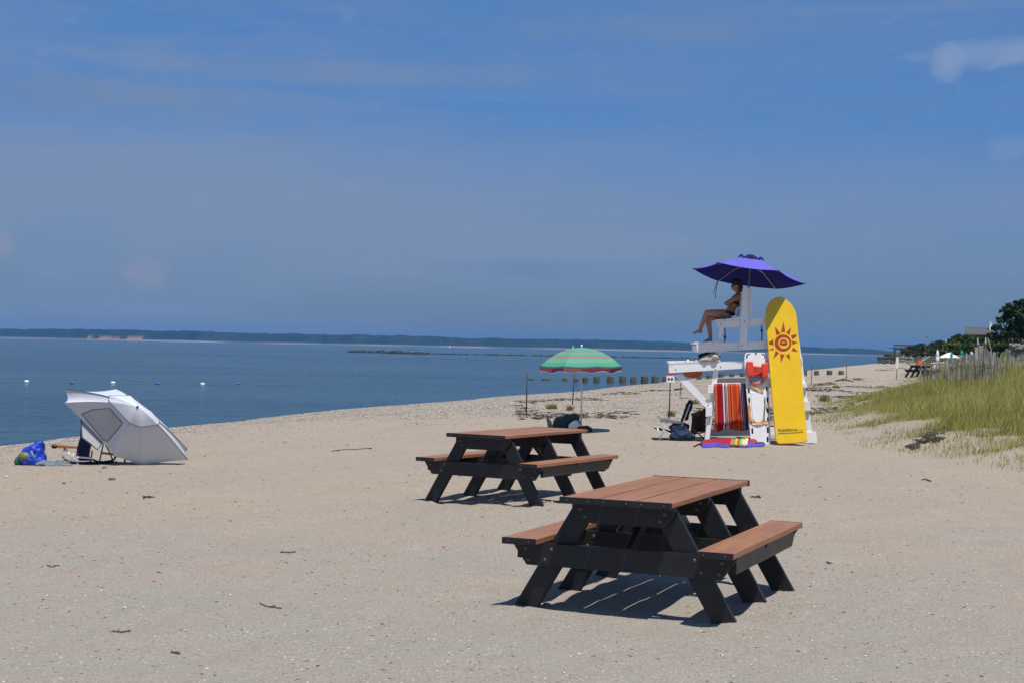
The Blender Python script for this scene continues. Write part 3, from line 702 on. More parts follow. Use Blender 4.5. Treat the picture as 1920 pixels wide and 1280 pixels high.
# ------------------------------------------------------------------ stand umbrella
def curve_pts(f, n): return [f(i / n) for i in range(n + 1)]
TP = .25
VIO = mat('violet_canvas', (.135, .112, .56, 1), .6, .06, 3, .25, 220, spec=.4)
ALU = mat('grey_pole', (.38, .38, .38, 1), .4, .1, 10, 0, metal=.5)
CORD = mat('dark_cord', (.02, .022, .03, 1), .8, .2, 20, 0)
um = thing('beach_umbrella', 'violet blue umbrella tilted over lifeguard on tall white stand', 'umbrella', tuple(pt(1401, 598, TP)))
vx = [pt(1297, 503, TP + .02), pt(1347, 492, TP - .95), pt(1460, 507, TP - .93), pt(1512, 532, TP + .02), pt(1456.5, 542, TP + .95), pt(1345, 526.6, TP + .93)]
apx = pt(1408.5, 482, TP); cen = sum(vx, Vector()) / 6; nrm = (apx - cen).normalized()
def canopy(apex, verts, nrm, r0_, bulge, sag, n=10, mm=10, lift=0.0, scal=0.0, edge=0.0):
    m = MB(); N = len(verts)
    for a in range(N):
        A, B = verts[a], verts[(a + 1) % N]; P = []
        for i in range(n + 1):
            s_ = r0_ + (1 - r0_) * i / n; row = []
            for j in range(mm + 1):
                w = j / mm; e = A.lerp(B, w); p = apex.lerp(e, s_); k4 = 4 * w * (1 - w)
                p = p + nrm * (bulge * 4 * s_ * (1 - s_) + lift - sag * k4 * s_ + scal * k4 * (s_ ** 4)) + (cen_of(verts) - e) * (edge * k4 * s_ * s_)
                row.append(p)
            P.append(row)
        m.grid(P)
    return m
def cen_of(v): return sum(v, Vector()) / len(v)
cn = canopy(apx, vx, nrm, .2, .006, .03, edge=.03).build('canopy', VIO, um, smooth=True, weld=True)
canopy(apx - nrm * .012, vx, nrm, .2, .006, .03, edge=.032).build('underside_shade', mat('navy_shade', (.018, .018, .19, 1), .8, .1, 4, .2, 200, spec=.1), cn, smooth=True, weld=True)  # added sheet below the canopy, its dark navy painting the shaded underside
small = [apx.lerp(v, .235) + nrm * .035 for v in vx]
canopy(apx + nrm * .02, small, nrm, .02, .012, .0, n=5, mm=8, scal=.055).build('vent_cap', VIO, cn, smooth=True, weld=True)
m = MB(); m.tube([pt(1400.5, 604, TP), pt(1402, 560, TP), apx + nrm * .0], .019, 10); pl = m.build('pole', ALU, um, smooth=True)
MB().tube([apx - nrm * .17, apx - nrm * .11], .045, 10).build('hub', mat('pale_hub', (.5, .5, .45, 1), .5, .1, 5, 0), um)
for v in vx:
    m = MB(); m.tube([apx.lerp(v, s_) + nrm * (.006 * 4 * s_ * (1 - s_) - .026) for s_ in (.03, .3, .6, .97)], .008, 6)
    rb = m.build('rib', ALU, um)
    MB().tube([apx - nrm * .14, apx.lerp(v, .52) - nrm * .01], .006, 6).build('strut', ALU, rb)
m = MB()
for q, (a, b, c_) in enumerate((((1345, 527), (1341, 540), (1337.5, 552)), ((1346, 527.5), (1343, 544), (1341.3, 560)))):
    m.tube([pt(a[0], a[1], TP + .93), pt(b[0], b[1], TP + .93), pt(c_[0], c_[1], TP + .93)], .006, 6)
m.build('tie_cord', CORD, um)

# ------------------------------------------------------------------ lifeguard
TC = .5
def p7(zx, zy, dt=0.0): return pt(1290 + zx / 7.1125, 500 + zy / 7.1125, TC + dt)
SKIN = mat('tanned_skin', (.50, .235, .135, 1), .5, .1, 6, .08, 80, spec=.35)
HAIR = mat('dark_hair', (.028, .016, .010, 1), .5, .3, 12, .5, 120, (1, 1, .2))
GRN = mat('dark_swimsuit', (.012, .02, .016, 1), .7, .15, 30, .2)
gb = pt(1372, 598, TC)
per = thing('person', 'lifeguard in dark bikini cap and sunglasses sitting with crossed legs on stand', 'person', tuple(gb))
mb = MB()
def sph(m, c, r, n=14): m.ell(c, r, r, r, None, n, n // 2 + 2)
def cap(m, p, q, ra, rb, n=14, mid=None, rm=None):
    if mid is None:
        m.tube([p, q], [ra, rb], n)
    else:
        m.tube([p, mid, q], [ra, rm, rb], n)
    sph(m, p, ra, n); sph(m, q, rb, n)
def limb(m, pts, rs, n=14):
    m.tube(pts, rs, n)
    for p, r in zip(pts, rs): sph(m, p, r * .995, n)
UPX = (pt(1400, 600, TC) - pt(1380, 600, TC)).normalized()
# torso as elliptical rings (front-back radius, side radius)
spine = [((552, 662), .070, .135), ((552, 640), .100, .165), ((560, 612), .102, .165), ((574, 575), .086, .138), ((590, 545), .080, .122), ((612, 505), .088, .130), ((632, 465), .104, .146), ((648, 430), .100, .155), ((664, 398), .082, .165), ((672, 380), .060, .130), ((672, 366), .046, .06)]
def ring(m, items, n=20, grow=0.0, close=True):
    rings = []
    for i, ((x, y), ra, rs) in enumerate(items):
        a = items[max(i - 1, 0)][0]; b = items[min(i + 1, len(items) - 1)][0]
        t = (p7(*b) - p7(*a)).normalized(); f_ = SW.cross(t).normalized()
        c = p7(x, y); rings.append([c + f_ * ((ra + grow) * math.cos(2 * math.pi * k / n)) + SW * ((rs + grow) * math.sin(2 * math.pi * k / n)) for k in range(n)])
    vs = [q for g in rings for q in g]; fs = []
    for i in range(len(rings) - 1):
        for k_ in range(n): fs.append((i * n + k_, i * n + (k_ + 1) % n, (i + 1) * n + (k_ + 1) % n, (i + 1) * n + k_))
    if close: fs += [tuple(range(n - 1, -1, -1)), tuple((len(rings) - 1) * n + k_ for k_ in range(n))]
    m.add(vs, fs); return rings
ring(mb, spine)
for s_ in (-1, 1): mb.ell(p7(590, 462, s_ * .07), .058, .058, .058, None, 14, 10)      # bust
# neck, head
limb(mb, [p7(676, 385), p7(664, 345), p7(652, 305)], [.055, .047, .05])
Rh = Matrix.Rotation(math.radians(8), 3, SW)
mb.ell(p7(655, 240), .094, .074, .098, Rh, 18, 12)
mb.ell(p7(622, 278), .062, .058, .068, Rh, 16, 10)
mb.ell(p7(606, 302), .030, .032, .026, Rh, 12, 8)                                    # chin
mb.tube([p7(592, 245), p7(580, 268), p7(574, 276)], [.010, .014, .012], 8); sph(mb, p7(577, 275), .013, 8)   # nose
mb.ell(p7(590, 292), .012, .022, .007, None, 10, 6); mb.ell(p7(592, 299), .011, .018, .007, None, 10, 6)     # lips
for s_ in (-1, 1): mb.ell(p7(662, 262, s_ * .076), .018, .010, .03, Rh, 10, 8)        # ears
# crossed near leg
limb(mb, [p7(540, 634, -.08), p7(440, 628, -.085), p7(340, 618, -.06), p7(252, 616, -.02)], [.088, .083, .069, .055])
limb(mb, [p7(252, 616, -.02), p7(228, 680, -.0), p7(195, 755, .02), p7(164, 832, .03)], [.056, .055, .046, .032])
limb(mb, [p7(164, 838, .03), p7(172, 868, .03)], [.034, .030]); limb(mb, [p7(168, 862, .03), p7(118, 868, .03), p7(85, 884, .03)], [.032, .028, .02])
for i in range(5): limb(mb, [p7(88, 884, .005 + i * .014), p7(60 + i * 5, 893, .002 + i * .016)], [.0105, .0095 - .0006 * i], 8)
# far leg, foot on the footrest
limb(mb, [p7(540, 640, .09), p7(440, 655, .085), p7(350, 672, .07), p7(278, 690, .06)], [.088, .08, .067, .054])
limb(mb, [p7(278, 690, .06), p7(276, 770, .06), p7(292, 860, .06), p7(300, 950, .06)], [.054, .055, .046, .033])
limb(mb, [p7(300, 950, .06), p7(308, 976, .06)], [.034, .03]); limb(mb, [p7(300, 966, .06), p7(256, 980, .06), p7(226, 990, .06)], [.034, .028, .019])
for i in range(5): limb(mb, [p7(228, 990, .035 + i * .014), p7(202 + i * 5, 995, .032 + i * .016)], [.0105, .0095 - .0006 * i], 8)
# folded arms
def hand(m, w, d, palm_n, side):
    d = d.normalized(); s_ = d.cross(palm_n).normalized() * side
    m.tube([w, w + d * .04, w + d * .085], [.026, .034, .032], 10); sph(m, w + d * .085, .03, 10)
    for i, L in enumerate((.062, .07, .066, .05)):
        b0 = w + d * .088 + s_ * (-.030 + .020 * i); k1 = b0 + d * (L * .5) + palm_n * .006; k2 = b0 + d * (L * .8) + palm_n * (.022 + .004 * i)
        limb(m, [b0, k1, k2], [.0095, .0088, .0078], 8)
    b0 = w + d * .03 - s_ * .032; limb(m, [b0, b0 + d * .03 - s_ * .018 + palm_n * .008, b0 + d * .058 - s_ * .016 + palm_n * .02], [.012, .0105, .009], 8)
e1 = p7(508, 492, -.2); w1 = p7(566, 520, -.04)
limb(mb, [p7(684, 402, -.155), p7(600, 440, -.185), e1], [.052, .045, .038]); limb(mb, [e1, p7(540, 508, -.12), w1], [.038, .036, .026])
hand(mb, w1, p7(585, 528, .08) - w1, (p7(640, 500) - p7(560, 520)).normalized(), 1)
e2 = p7(520, 500, .2); w2 = p7(548, 488, .0)
limb(mb, [p7(684, 402, .155), p7(600, 445, .185), e2], [.052, .045, .038]); limb(mb, [e2, p7(530, 496, .1), w2], [.038, .036, .026])
hand(mb, w2, p7(560, 470, -.14) - w2, (p7(640, 480) - p7(540, 500)).normalized(), -1)
body = mb.build('body', SKIN, per, smooth=True)
q = body.modifiers.new('union', 'REMESH'); q.mode = 'VOXEL'; q.voxel_size = .0065; q.use_smooth_shade = True
q = body.modifiers.new('soften', 'SMOOTH'); q.factor = .5; q.iterations = 3
# bikini
def band(lo, hi, grow=.006):
    out = []
    for k_ in range(7):
        f_ = lo + (hi - lo) * k_ / 6; i = min(int(f_), len(spine) - 2); w = f_ - i
        a, b = spine[i], spine[i + 1]; out.append(((a[0][0] + (b[0][0] - a[0][0]) * w, a[0][1] + (b[0][1] - a[0][1]) * w), a[1] + (b[1] - a[1]) * w, a[2] + (b[2] - a[2]) * w))
    return out
m = MB(); ring(m, band(5.15, 6.2), 24, .007, False)
for s_ in (-1, 1):
    m.ell(p7(588, 466, s_ * .07), .058, .060, .054, None, 14, 10)
m.tube([p7(588, 430, -.08), p7(640, 380, -.07), p7(690, 368, -.02)], .006, 6); m.tube([p7(588, 430, .08), p7(640, 380, .07), p7(690, 368, .02)], .006, 6)
m.build('bikini_top', GRN, per, smooth=True)
m = MB(); ring(m, band(.35, 2.25), 24, .009, False)
m.tube([p7(560, 600, -.172), p7(520, 612, -.165), p7(470, 590, -.10), p7(462, 592, 0), p7(470, 590, .10)], [.02, .018, .014, .014, .012], 8)
m.build('bikini_bottom', GRN, per, smooth=True)
# hair, cap, glasses
m = MB(); m.ell(p7(668, 236), .094, .080, .094, Rh, 18, 12); m.ell(p7(695, 285), .055, .065, .075, Rh, 14, 10)
m.tube([p7(700, 275), p7(712, 330), p7(716, 390), p7(712, 440), p7(704, 470)], [.05, .042, .038, .028, .010], 10)
h_ = m.build('hair', HAIR, per, smooth=True); q = h_.modifiers.new('union', 'REMESH'); q.mode = 'VOXEL'; q.voxel_size = .008; q.use_smooth_shade = True
CAP = mat('dark_cap', (.022, .018, .022, 1), .75, .2, 20, .2)
m = MB(); m.ell(p7(650, 216), .104, .086, .074, Rh, 18, 10)
P = []
for i in range(7):
    a = (i / 6 - .5) * 1.9; P.append([p7(588 - 14 * math.cos(a) * k_ - 50 * k_ * math.cos(a), 222 - 1 * k_, .075 * math.sin(a) * (1 - .12 * k_)) for k_ in (0, .5, 1)])
m.grid(P); m.build('cap', CAP, per, smooth=True, solid=.010)
m = MB(); GL = mat('dark_lens', (.008, .008, .01, 1), .1, .0, 5, 0, spec=.6)
for s_ in (-1, 1):
    m.ell(p7(586, 256, s_ * .034), .014, .034, .024, Rh, 12, 8); m.tube([p7(588, 251, s_ * .055), p7(655, 250, s_ * .08)], .004, 6)
m.build('sunglasses', GL, per, smooth=True)
for s_ in (-1, 1): MB().ell(p7(592, 256, s_ * .032), .012, .012, .010, None, 10, 8).build('eye', mat('eye_white', (.7, .68, .65, 1), .3, .05, 5, 0), per, smooth=True)

# ------------------------------------------------------------------ things on and around the stand
def lumps(m, f, items, seed, jit=.25):
    for i, (x, y, t, rx, ry, rz) in enumerate(items): m.ell(f(x, y, t), rx, ry, rz, None, 14, 9, jit, seed + i)
_tx = bpy.data.textures.new('folds', 'CLOUDS'); _tx.noise_scale = .11; _tx.noise_depth = 3
def soft(o, v=.016, it=3, disp=.06):
    q = o.modifiers.new('union', 'REMESH'); q.mode = 'VOXEL'; q.voxel_size = v; q.use_smooth_shade = True
    q = o.modifiers.new('soften', 'SMOOTH'); q.factor = .5; q.iterations = it
    q = o.modifiers.new('folds', 'DISPLACE'); q.texture = _tx; q.texture_coords = 'GLOBAL'; q.strength = disp; q.mid_level = .5
    return o
KH = mat('khaki_cloth', (.46, .42, .34, 1), .9, .15, 12, .8, 25)
p2_ = lambda zx, zy, t=0.0: pt(*z2(zx, zy), t)
m = MB(); lumps(m, p2_, [(800, 62, .02, .12, .14, .075), (740, 76, .02, .15, .13, .07), (680, 94, .02, .12, .12, .05), (615, 108, .02, .10, .10, .035), (770, 100, .02, .16, .12, .05)], 3)
o = soft(m.build('cloth_bundle', KH, None, loc=tuple(p2_(720, 118, .05)), smooth=True)); tag(o, 'rumpled khaki cloth bundle lying on lower platform of white stand', 'cloth')
m = MB(); lumps(m, p2_, [(665, 48, .6, .09, .14, .055), (720, 36, .6, .11, .14, .06), (780, 34, .6, .10, .14, .055), (720, 80, .6, .13, .14, .07)], 13)
o = soft(m.build('dark_bag', mat('dark_bag_cloth', (.018, .016, .02, 1), .8, .3, 10, .5, 30), None, loc=tuple(p2_(720, 100, .6)), smooth=True)); tag(o, 'dark bag on lower stand platform behind khaki cloth bundle', 'bag')
m = MB(); lumps(m, p2_, [(480, 108, .3, .05, .06, .03), (520, 100, .3, .06, .06, .04), (500, 112, .25, .07, .05, .02)], 23)
o = soft(m.build('folded_net', mat('pale_net', (.55, .60, .58, 1), .8, .3, 30, .5, 60), None, loc=tuple(p2_(500, 116, .3)), smooth=True), .012); tag(o, 'small pale rumpled net bundle on open end of lower platform', 'net')
# rescue tube hung under the platform
t_ = thing('rescue_tube', 'orange rescue tube hanging under lower platform of white stand', 'rescue tube', tuple(p2_(540, 262, .45)))
m = MB(); m.tube([p2_(408, 262, .45), p2_(425, 264, .45), p2_(470, 267, .45), p2_(540, 269, .45), p2_(600, 268, .45), p2_(640, 262, .45), p2_(652, 260, .45)], [.02, .05, .072, .078, .07, .045, .015], 12)
m.build('float_body', mat('orange_float', (.62, .12, .03, 1), .45, .15, 10, .1), t_, smooth=True)
m = MB(); m.tube([p2_(648, 258, .45), p2_(672, 284, .44)], .012, 6); m.build('lanyard', PLW, t_)
m = MB(); m.tube([p2_(480, 255, .45), p2_(480, 232, .45)], .008, 6); m.tube([p2_(600, 255, .45), p2_(600, 232, .45)], .008, 6); m.build('hanger', CORD, t_)
# clips and straps hanging from the seat
for i, (A, lab) in enumerate(((((1359, 623.5), (1359.6, 632), (1358.5, 641.5)), 'black clip strap hanging beside front leg under seat'), (((1428.6, 610), (1428.3, 620), (1428.8, 629), (1428.2, 640)), 'longer dark strap with buckle hanging from seat beam beside yellow board'))):
    s_ = thing('clip_strap', lab, 'strap', tuple(pt(*A[0], .1)), 'straps hanging under the stand seat')
    MB().tube([pt(x, y - (14 if j == 0 else 0), .1) for j, (x, y) in enumerate(A)], .011, 6).build('webbing', CORD, s_)
    MB().ell(pt(A[1][0], A[1][1], .1), .025, .012, .04, None, 10, 6).build('clip', mat('blue_grey_metal', (.06, .08, .11, 1), .4, .1, 10, 0, metal=.5), s_, smooth=True)

# red bodyboard, purple cloth and bright bag at the foot of the stand
GY = gnd(1375, 837).z - .005
def g2(zx, zy, h=0.0):
    x, y = z2(zx, zy); return gnd(x, y, off=h - .004)
bb = thing('bodyboard', 'red topped bodyboard lying flat on sand in front of white stand', 'bodyboard', tuple(g2(980, 1130)))
o2 = [(622, 1135), (632, 1118), (660, 1103), (720, 1090), (850, 1082), (1000, 1074), (1150, 1070), (1270, 1074), (1325, 1088), (1350, 1108), (1345, 1128), (1310, 1142), (1200, 1150), (1000, 1158), (800, 1165), (680, 1166), (640, 1156)]
bt = lambda x, y: p2_(x, y, -1.0 + .75 * (1166 - y) / 96)
m = MB(); m.prism([bt(x, y) for x, y in o2], (0, 0, -.05)); m.build('deck', mat('red_foam_deck', (.32, .012, .028, 1), .6, .15, 10, .15), bb, bevel=.02, seg=3)
m = MB(); m.prism([bt(x, y) - Vector((0, 0, .051)) for x, y in o2], (0, 0, -.02)); m.build('bottom_skin', mat('pale_skin', (.5, .42, .48, 1), .5, .1, 10, 0), bb, bevel=.01)
m = MB(); m.tube([g2(640, 1150, .05), g2(590, 1165, .02), g2(545, 1188, .015)], .014, 6); m.build('leash', CORD, bb)
PUR = mat('purple_cloth', (.075, .055, .40, 1), .85, .2, 10, .6, 40)
m = MB()
P = []
for j in range(9):
    row = []
    for i in range(41):
        u = i / 40; v = j / 8; zx = 645 + 790 * u; front = 1203 + 4 * math.sin(u * 21) - 14 * max(0, u - .82) / .18; back = 1172
        zy = back + (front - back) * v; hgt = .022 * (1 - v) + .045 * math.sin(math.pi * min(1, v * 1.02)) * (.75 + .5 * math.sin(u * 17 + 1) * math.cos(v * 5 + u * 6)) + .05 * math.exp(-((u - .6) / .12) ** 2) * (1 - v)
        if v > .95: hgt = .012
        row.append(g2(zx, zy) + Vector((0, 0, max(hgt, .014))))
    P.append(row)
o = m.grid(P).build('purple_cloth', PUR, None, loc=tuple(g2(1040, 1180)), smooth=True, solid=.012); tag(o, 'crumpled purple blue cloth spread along front edge of red bodyboard', 'cloth')
PAT = stripe_mat('bright_patches', [(0, (.6, .12, .03)), (.16, (.10, .30, .10)), (.30, (.65, .45, .04)), (.42, (.35, .05, .05)), (.52, (.12, .40, .20)), (.66, (.75, .55, .08)), (.8, (.6, .45, .25)), (.9, (.7, .62, .5))])
P = []
for j in range(7):
    P.append([g2(1010 + 215 * i / 16 + 8 * math.sin(j), 1176 + 26 * j / 6 - 3 * math.sin(i * .6)) + Vector((0, 0, .075 * (1 - j / 6) + .035 + .05 * math.sin(math.pi * j / 6) + .010 * math.sin(i * 1.3 + j))) for i in range(17)])
o = MB().grid(P).build('patterned_cloth', PAT, None, loc=tuple(g2(1115, 1180)), smooth=True, solid=.02); tag(o, 'small multicoloured patterned cloth lying on purple cloth by bodyboard', 'cloth')
m = MB(); lumps(m, p2_, [(1100, 1082, -.40, .05, .05, .03), (1140, 1084, -.40, .06, .05, .03), (1390, 1152, -.85, .08, .06, .035), (1350, 1160, -.9, .07, .06, .03)], 33)
o = m.build('strap_bundle', CORD, None, loc=tuple(g2(1200, 1150)), smooth=True); tag(o, 'dark strap ends bunched on bodyboard and at cloth right end', 'strap')

# ------------------------------------------------------------------ chairs
GRYF = mat('grey_chair_frame', (.23, .24, .26, 1), .4, .1, 8, 0, metal=.3)
TUBE = mat('white_tube', (.62, .62, .62, 1), .35, .08, 8, 0, metal=.3)
def chair(name, label, f, prof, w, fab, arm_mat, leg_mat, group=None, t0=0.0):
    """profile in one plane, given real width along the stand's depth direction"""
    c = f(*prof['base'], t0 + w / 2); o = thing(name, label, 'beach chair', tuple(c), group)
    def sheet(pts, ta, tb, n, sag=.03):
        P = []; sk = prof.get('skew', 0)
        for j in range(n + 1):
            v = j / n; P.append([f(x - sk * v, y + prof.get('skewy', 0) * v * (1000 - y) / 300, ta + (tb - ta) * v) + Vector((0, 0, -sag * 4 * v * (1 - v))) for x, y in pts])
        return MB().grid(P)
    sheet(prof['seat'], t0 + .02, t0 + w - .02, 6).build('seat', fab, o, smooth=True, solid=.008)
    sheet(prof['back'], t0 + .02, t0 + w - .02, 6, .0).build('backrest', fab, o, smooth=True, solid=.008)
    for t in (t0, t0 + w):
        m = MB(); m.prism([f(x, y, t - .025) for x, y in prof['arm']], SW * .05); m.build('armrest', arm_mat, o, bevel=.008)
        for L in prof['legs']:
            MB().tube([f(x, y, t) for x, y in L], .012, 8).build('leg', leg_mat, o, smooth=True)
        MB().tube([f(x, y, t) for x, y in prof['backframe']], .012, 8).build('back_frame', leg_mat, o, smooth=True)
    return o
DKF = mat('dark_fabric', (.02, .022, .028, 1), .85, .2, 20, .4, 120)
c1 = chair('beach_chair', 'low grey framed beach chair with dark seat beside white stand', p2_, dict(skew=45, base=(260, 1100), seat=[(85, 945), (140, 962), (200, 975), (280, 1000), (370, 1010)], back=[(375, 1010), (400, 920), (440, 820), (475, 720), (500, 645)], arm=[(122, 828), (180, 832), (385, 868), (385, 902), (170, 880), (120, 880)], legs=[[(205, 880), (160, 990), (112, 1108)], [(85, 945), (110, 1040), (150, 1085)], [(150, 975), (300, 1060), (370, 1105)]], backframe=[(370, 1020), (405, 900), (450, 780), (498, 650)]), .52, DKF, GRYF, TUBE, 'beach chairs beside the stand', .20)
BRN = mat('brown_canvas', (.075, .045, .035, 1), .85, .2, 14, .4, 90)
c2_ = chair('beach_chair', 'brown canvas beach chair with its back against white stand leg', p2_, dict(skew=170, skewy=55, base=(600, 1060), seat=[(510, 1000), (560, 1010), (620, 1012), (680, 1005)], back=[(690, 1005), (688, 930), (690, 830), (694, 715)], arm=[(512, 768), (600, 760), (692, 702), (695, 730), (610, 800), (512, 800)], legs=[[(540, 800), (520, 920), (500, 1100)], [(640, 780), (590, 900), (545, 1095)], [(520, 960), (600, 1020), (680, 1098)]], backframe=[(690, 1098), (688, 930), (690, 830), (694, 705)]), .5, BRN, BRN, DKF, 'beach chairs beside the stand', .35)
m = MB(); lumps(m, p2_, [(505, 640, 0.44, .055, .10, .05), (480, 680, 0.44, .06, .12, .07), (460, 740, 0.44, .055, .13, .09), (500, 690, 0.50, .05, .1, .07), (440, 810, 0.44, .06, .14, .08)], 43)
o = soft(m.build('dark_jacket', mat('black_cloth', (.012, .012, .016, 1), .85, .3, 12, .6, 40), None, loc=tuple(p2_(470, 740, 0.42)), smooth=True)); tag(o, 'black jacket draped over backrest of grey framed chair', 'jacket')
m = MB(); lumps(m, p2_, [(330, 905, 0.42, .09, .14, .045), (390, 900, 0.42, .07, .14, .05), (280, 945, 0.42, .09, .12, .04), (450, 935, 0.44, .06, .1, .05)], 53)
o = soft(m.build('red_cloth', mat('dark_red_cloth', (.22, .012, .03, 1), .9, .2, 14, .6, 40), None, loc=tuple(p2_(340, 950, 0.42)), smooth=True)); tag(o, 'dark red cloth lying on seat of grey framed chair', 'cloth')
DEN = mat('blue_bag_cloth', (.020, .036, .085, 1), .85, .35, 16, .6, 40)
m = MB(); lumps(m, p2_, [(370, 985, 0.24, .19, .10, .11), (300, 1055, 0.22, .11, .10, .08), (370, 1050, 0.22, .13, .12, .10), (450, 1045, 0.24, .13, .11, .10), (495, 1060, 0.28, .08, .09, .07), (350, 945, 0.26, .10, .07, .05)], 63, .3)
bag = thing('tote_bag', 'slumped dark blue tote bag on sand against grey framed chair', 'bag', tuple(p2_(380, 1098, 0.24)))
soft(m.build('bag_body', DEN, bag, smooth=True))
m = MB(); m.tube([p2_(320, 950, 0.16), p2_(340, 900, 0.14), p2_(400, 898, 0.14), p2_(430, 945, 0.16)], .012, 8); m.build('handle', DEN, bag, smooth=True)

# ------------------------------------------------------------------ striped umbrella
def z5(x, y): return (960 + x / 5.647, 620 + y / 5.647)
ub = gnd(1089.5, 809); UY = ub.y
def q5(zx, zy, dy=0.0): x, y = z5(zx, zy); return at(x, y, UY + dy)
gu = thing('beach_umbrella', 'green and pink striped beach umbrella planted in sand on white pole', 'umbrella', tuple(ub))
MB().tube([ub + Vector((0, 0, -.1)), q5(736, 700), q5(737, 168)], .017, 10).build('pole', mat('white_pole', (.66, .64, .60, 1), .4, .1, 5, 0), gu, smooth=True)
apex = q5(737, 178); rimL = q5(282, 383); rimR = q5(1172, 385); cR = (rimL + rimR) / 2; RR = (rimR - rimL).length / 2; hgt = apex.z - cR.z
axu = (rimR - rimL).normalized()
KD = .68; RR *= 1.06
def upt(s_, a, k=8):
    """dome of eight panels: s along the rib, a angle"""
    pa = ((a - A0) / (2 * math.pi / k)) % 1.0; flat = math.cos(math.pi / k) / math.cos((pa - .5) * 2 * math.pi / k)
    r = RR * math.sin(s_ * KD) / math.sin(KD) * (1 - (1 - flat) * min(1, s_ * 3))
    z = hgt * (math.cos(s_ * KD) - math.cos(KD)) / (1 - math.cos(KD)) - .02 * s_ * 4 * pa * (1 - pa)
    return cR + axu * (r * math.cos(a)) + Vector((-axu.y, axu.x, 0)) * (r * math.sin(a)) + Vector((0, 0, z))
A0 = .35
G1 = (.15, .44, .28); G2 = (.11, .37, .27); PK = (.44, .22, .20); TL = (.15, .36, .31)
def rstripes(name, stops):
    m, k, b = newmat(name); uv = k.n('ShaderNodeUVMap'); s_ = k.n('ShaderNodeSeparateXYZ', i_Vector=uv.outputs[0])
    cc = k.ramp(s_.outputs[1], stops, 'CONSTANT'); k.put(b.inputs['Base Color'], cc); b.inputs['Roughness'].default_value = .75; b.inputs['Specular IOR Level'].default_value = .2
    t = k.n('ShaderNodeBsdfTranslucent'); k.put(t.inputs['Color'], cc); mx = k.n('ShaderNodeMixShader'); mx.inputs[0].default_value = .3
    m.node_tree.links.new(b.outputs[0], mx.inputs[1]); m.node_tree.links.new(t.outputs[0], mx.inputs[2]); m.node_tree.links.new(mx.outputs[0], m.node_tree.nodes['Material Output'].inputs[0])
    return m
GST = rstripes('green_pink_stripes', [(0, (.45, .25, .22)), (.05, TL), (.14, PK), (.155, G1), (.24, TL), (.30, G1), (.36, G2), (.42, PK), (.475, TL), (.50, G1), (.57, G2), (.635, PK), (.70, TL), (.73, G1), (.85, G2), (.955, (.03, .10, .07))])
m = MB()
for q in range(8): m.grid([[upt(i / 16, A0 + 2 * math.pi * (q + (j / 8) * .9999) / 8) for j in range(9)] for i in range(17)])
cn = m.build('canopy', GST, gu, smooth=True)
VAL = stripe_mat('pink_valance', [(0, (.50, .12, .18))] + [(i / 16, ((.52, .12, .19), (.24, .06, .15), (.58, .26, .28), (.48, .11, .17))[i % 4]) for i in range(1, 16)], .8)
def valp(a, d): return upt(1.0, a) + Vector((0, 0, -d)) - (upt(1.0, a) - cR).normalized() * (.03 * d / .07)
P = [[valp(A0 + 2 * math.pi * j / 128, d * (.075 + .018 * math.sin(j * .55))) for j in range(129)] for d in (0, .5, 1)]
MB().grid(P).build('valance', VAL, cn, smooth=True)
m = MB(); m.tube([valp(A0 + 2 * math.pi * j / 128, .078 + .018 * math.sin(j * .55)) for j in range(129)], .006, 5); m.build('white_piping', PLW, cn)
MB().ell(apex + Vector((0, 0, .035)), .026, .026, .03, None, 12, 8).build('finial', PLW, gu, smooth=True)
for i in range(8):
    a = A0 + 2 * math.pi * i / 8; MB().tube([upt(s_, a) - Vector((0, 0, .012)) for s_ in (.02, .35, .7, .99)], .005, 5).build('rib', TUBE, gu)
# pile of things under it
by = .25
o = thing('beach_chair', 'folded low dark beach chair lying behind far picnic table under striped umbrella', 'beach chair', tuple(q5(500, 1010, .3)))
m = MB(); m.prism([q5(x, y, .3) for x, y in ((362, 925), (378, 916), (412, 945), (432, 1000), (430, 1040), (385, 1040))], (.0, .05, 0)); m.build('armrest', GRYF, o, bevel=.01)
m = MB(); m.prism([q5(x, y, .3) for x, y in ((430, 1040), (440, 960), (470, 920), (520, 905), (530, 1040))], (0, .4, 0)); m.build('seat', mat('olive_brown_cloth', (.12, .09, .045, 1), .9, .2, 15, .5), o, bevel=.03)
m = MB(); m.tube([q5(372, 930, .3), q5(400, 1050, .3)], .012, 6); m.tube([q5(500, 900, .35), q5(540, 1050, .35)], .012, 6); m.build('frame', GRYF, o)
m = MB(); lumps(m, q5, [(600, 930, .1, .14, .16, .11), (560, 960, .1, .13, .14, .12), (660, 920, .1, .10, .15, .10), (690, 980, .1, .07, .14, .12), (540, 1010, .1, .12, .15, .09), (620, 1010, .1, .16, .15, .09)], 73)
o = soft(m.build('beach_bag', mat('teal_bag_cloth', (.018, .055, .065, 1), .85, .25, 14, .5, 40), None, loc=tuple(q5(600, 1060, .1)), smooth=True)); tag(o, 'dark teal beach bag on sand under striped umbrella', 'bag')
o = thing('cooler', 'small white cooler tipped against umbrella pole behind far picnic table', 'cooler', tuple(q5(670, 1060, -.1)))
m = MB(); m.prism([q5(x, y, -.15) for x, y in ((594, 1020), (606, 985), (650, 950), (690, 945), (745, 1010), (735, 1060), (610, 1060))], (0, .25, 0)); m.build('cooler_body', PLW, o, bevel=.02)
m = MB(); m.prism([q5(x, y, -.17) for x, y in ((648, 948), (692, 940), (748, 1008), (738, 1018), (688, 958))], (0, .29, 0)); m.build('lid', mat('pale_grey_plastic', (.42, .43, .46, 1), .5, .1, 8, 0), o, bevel=.01)
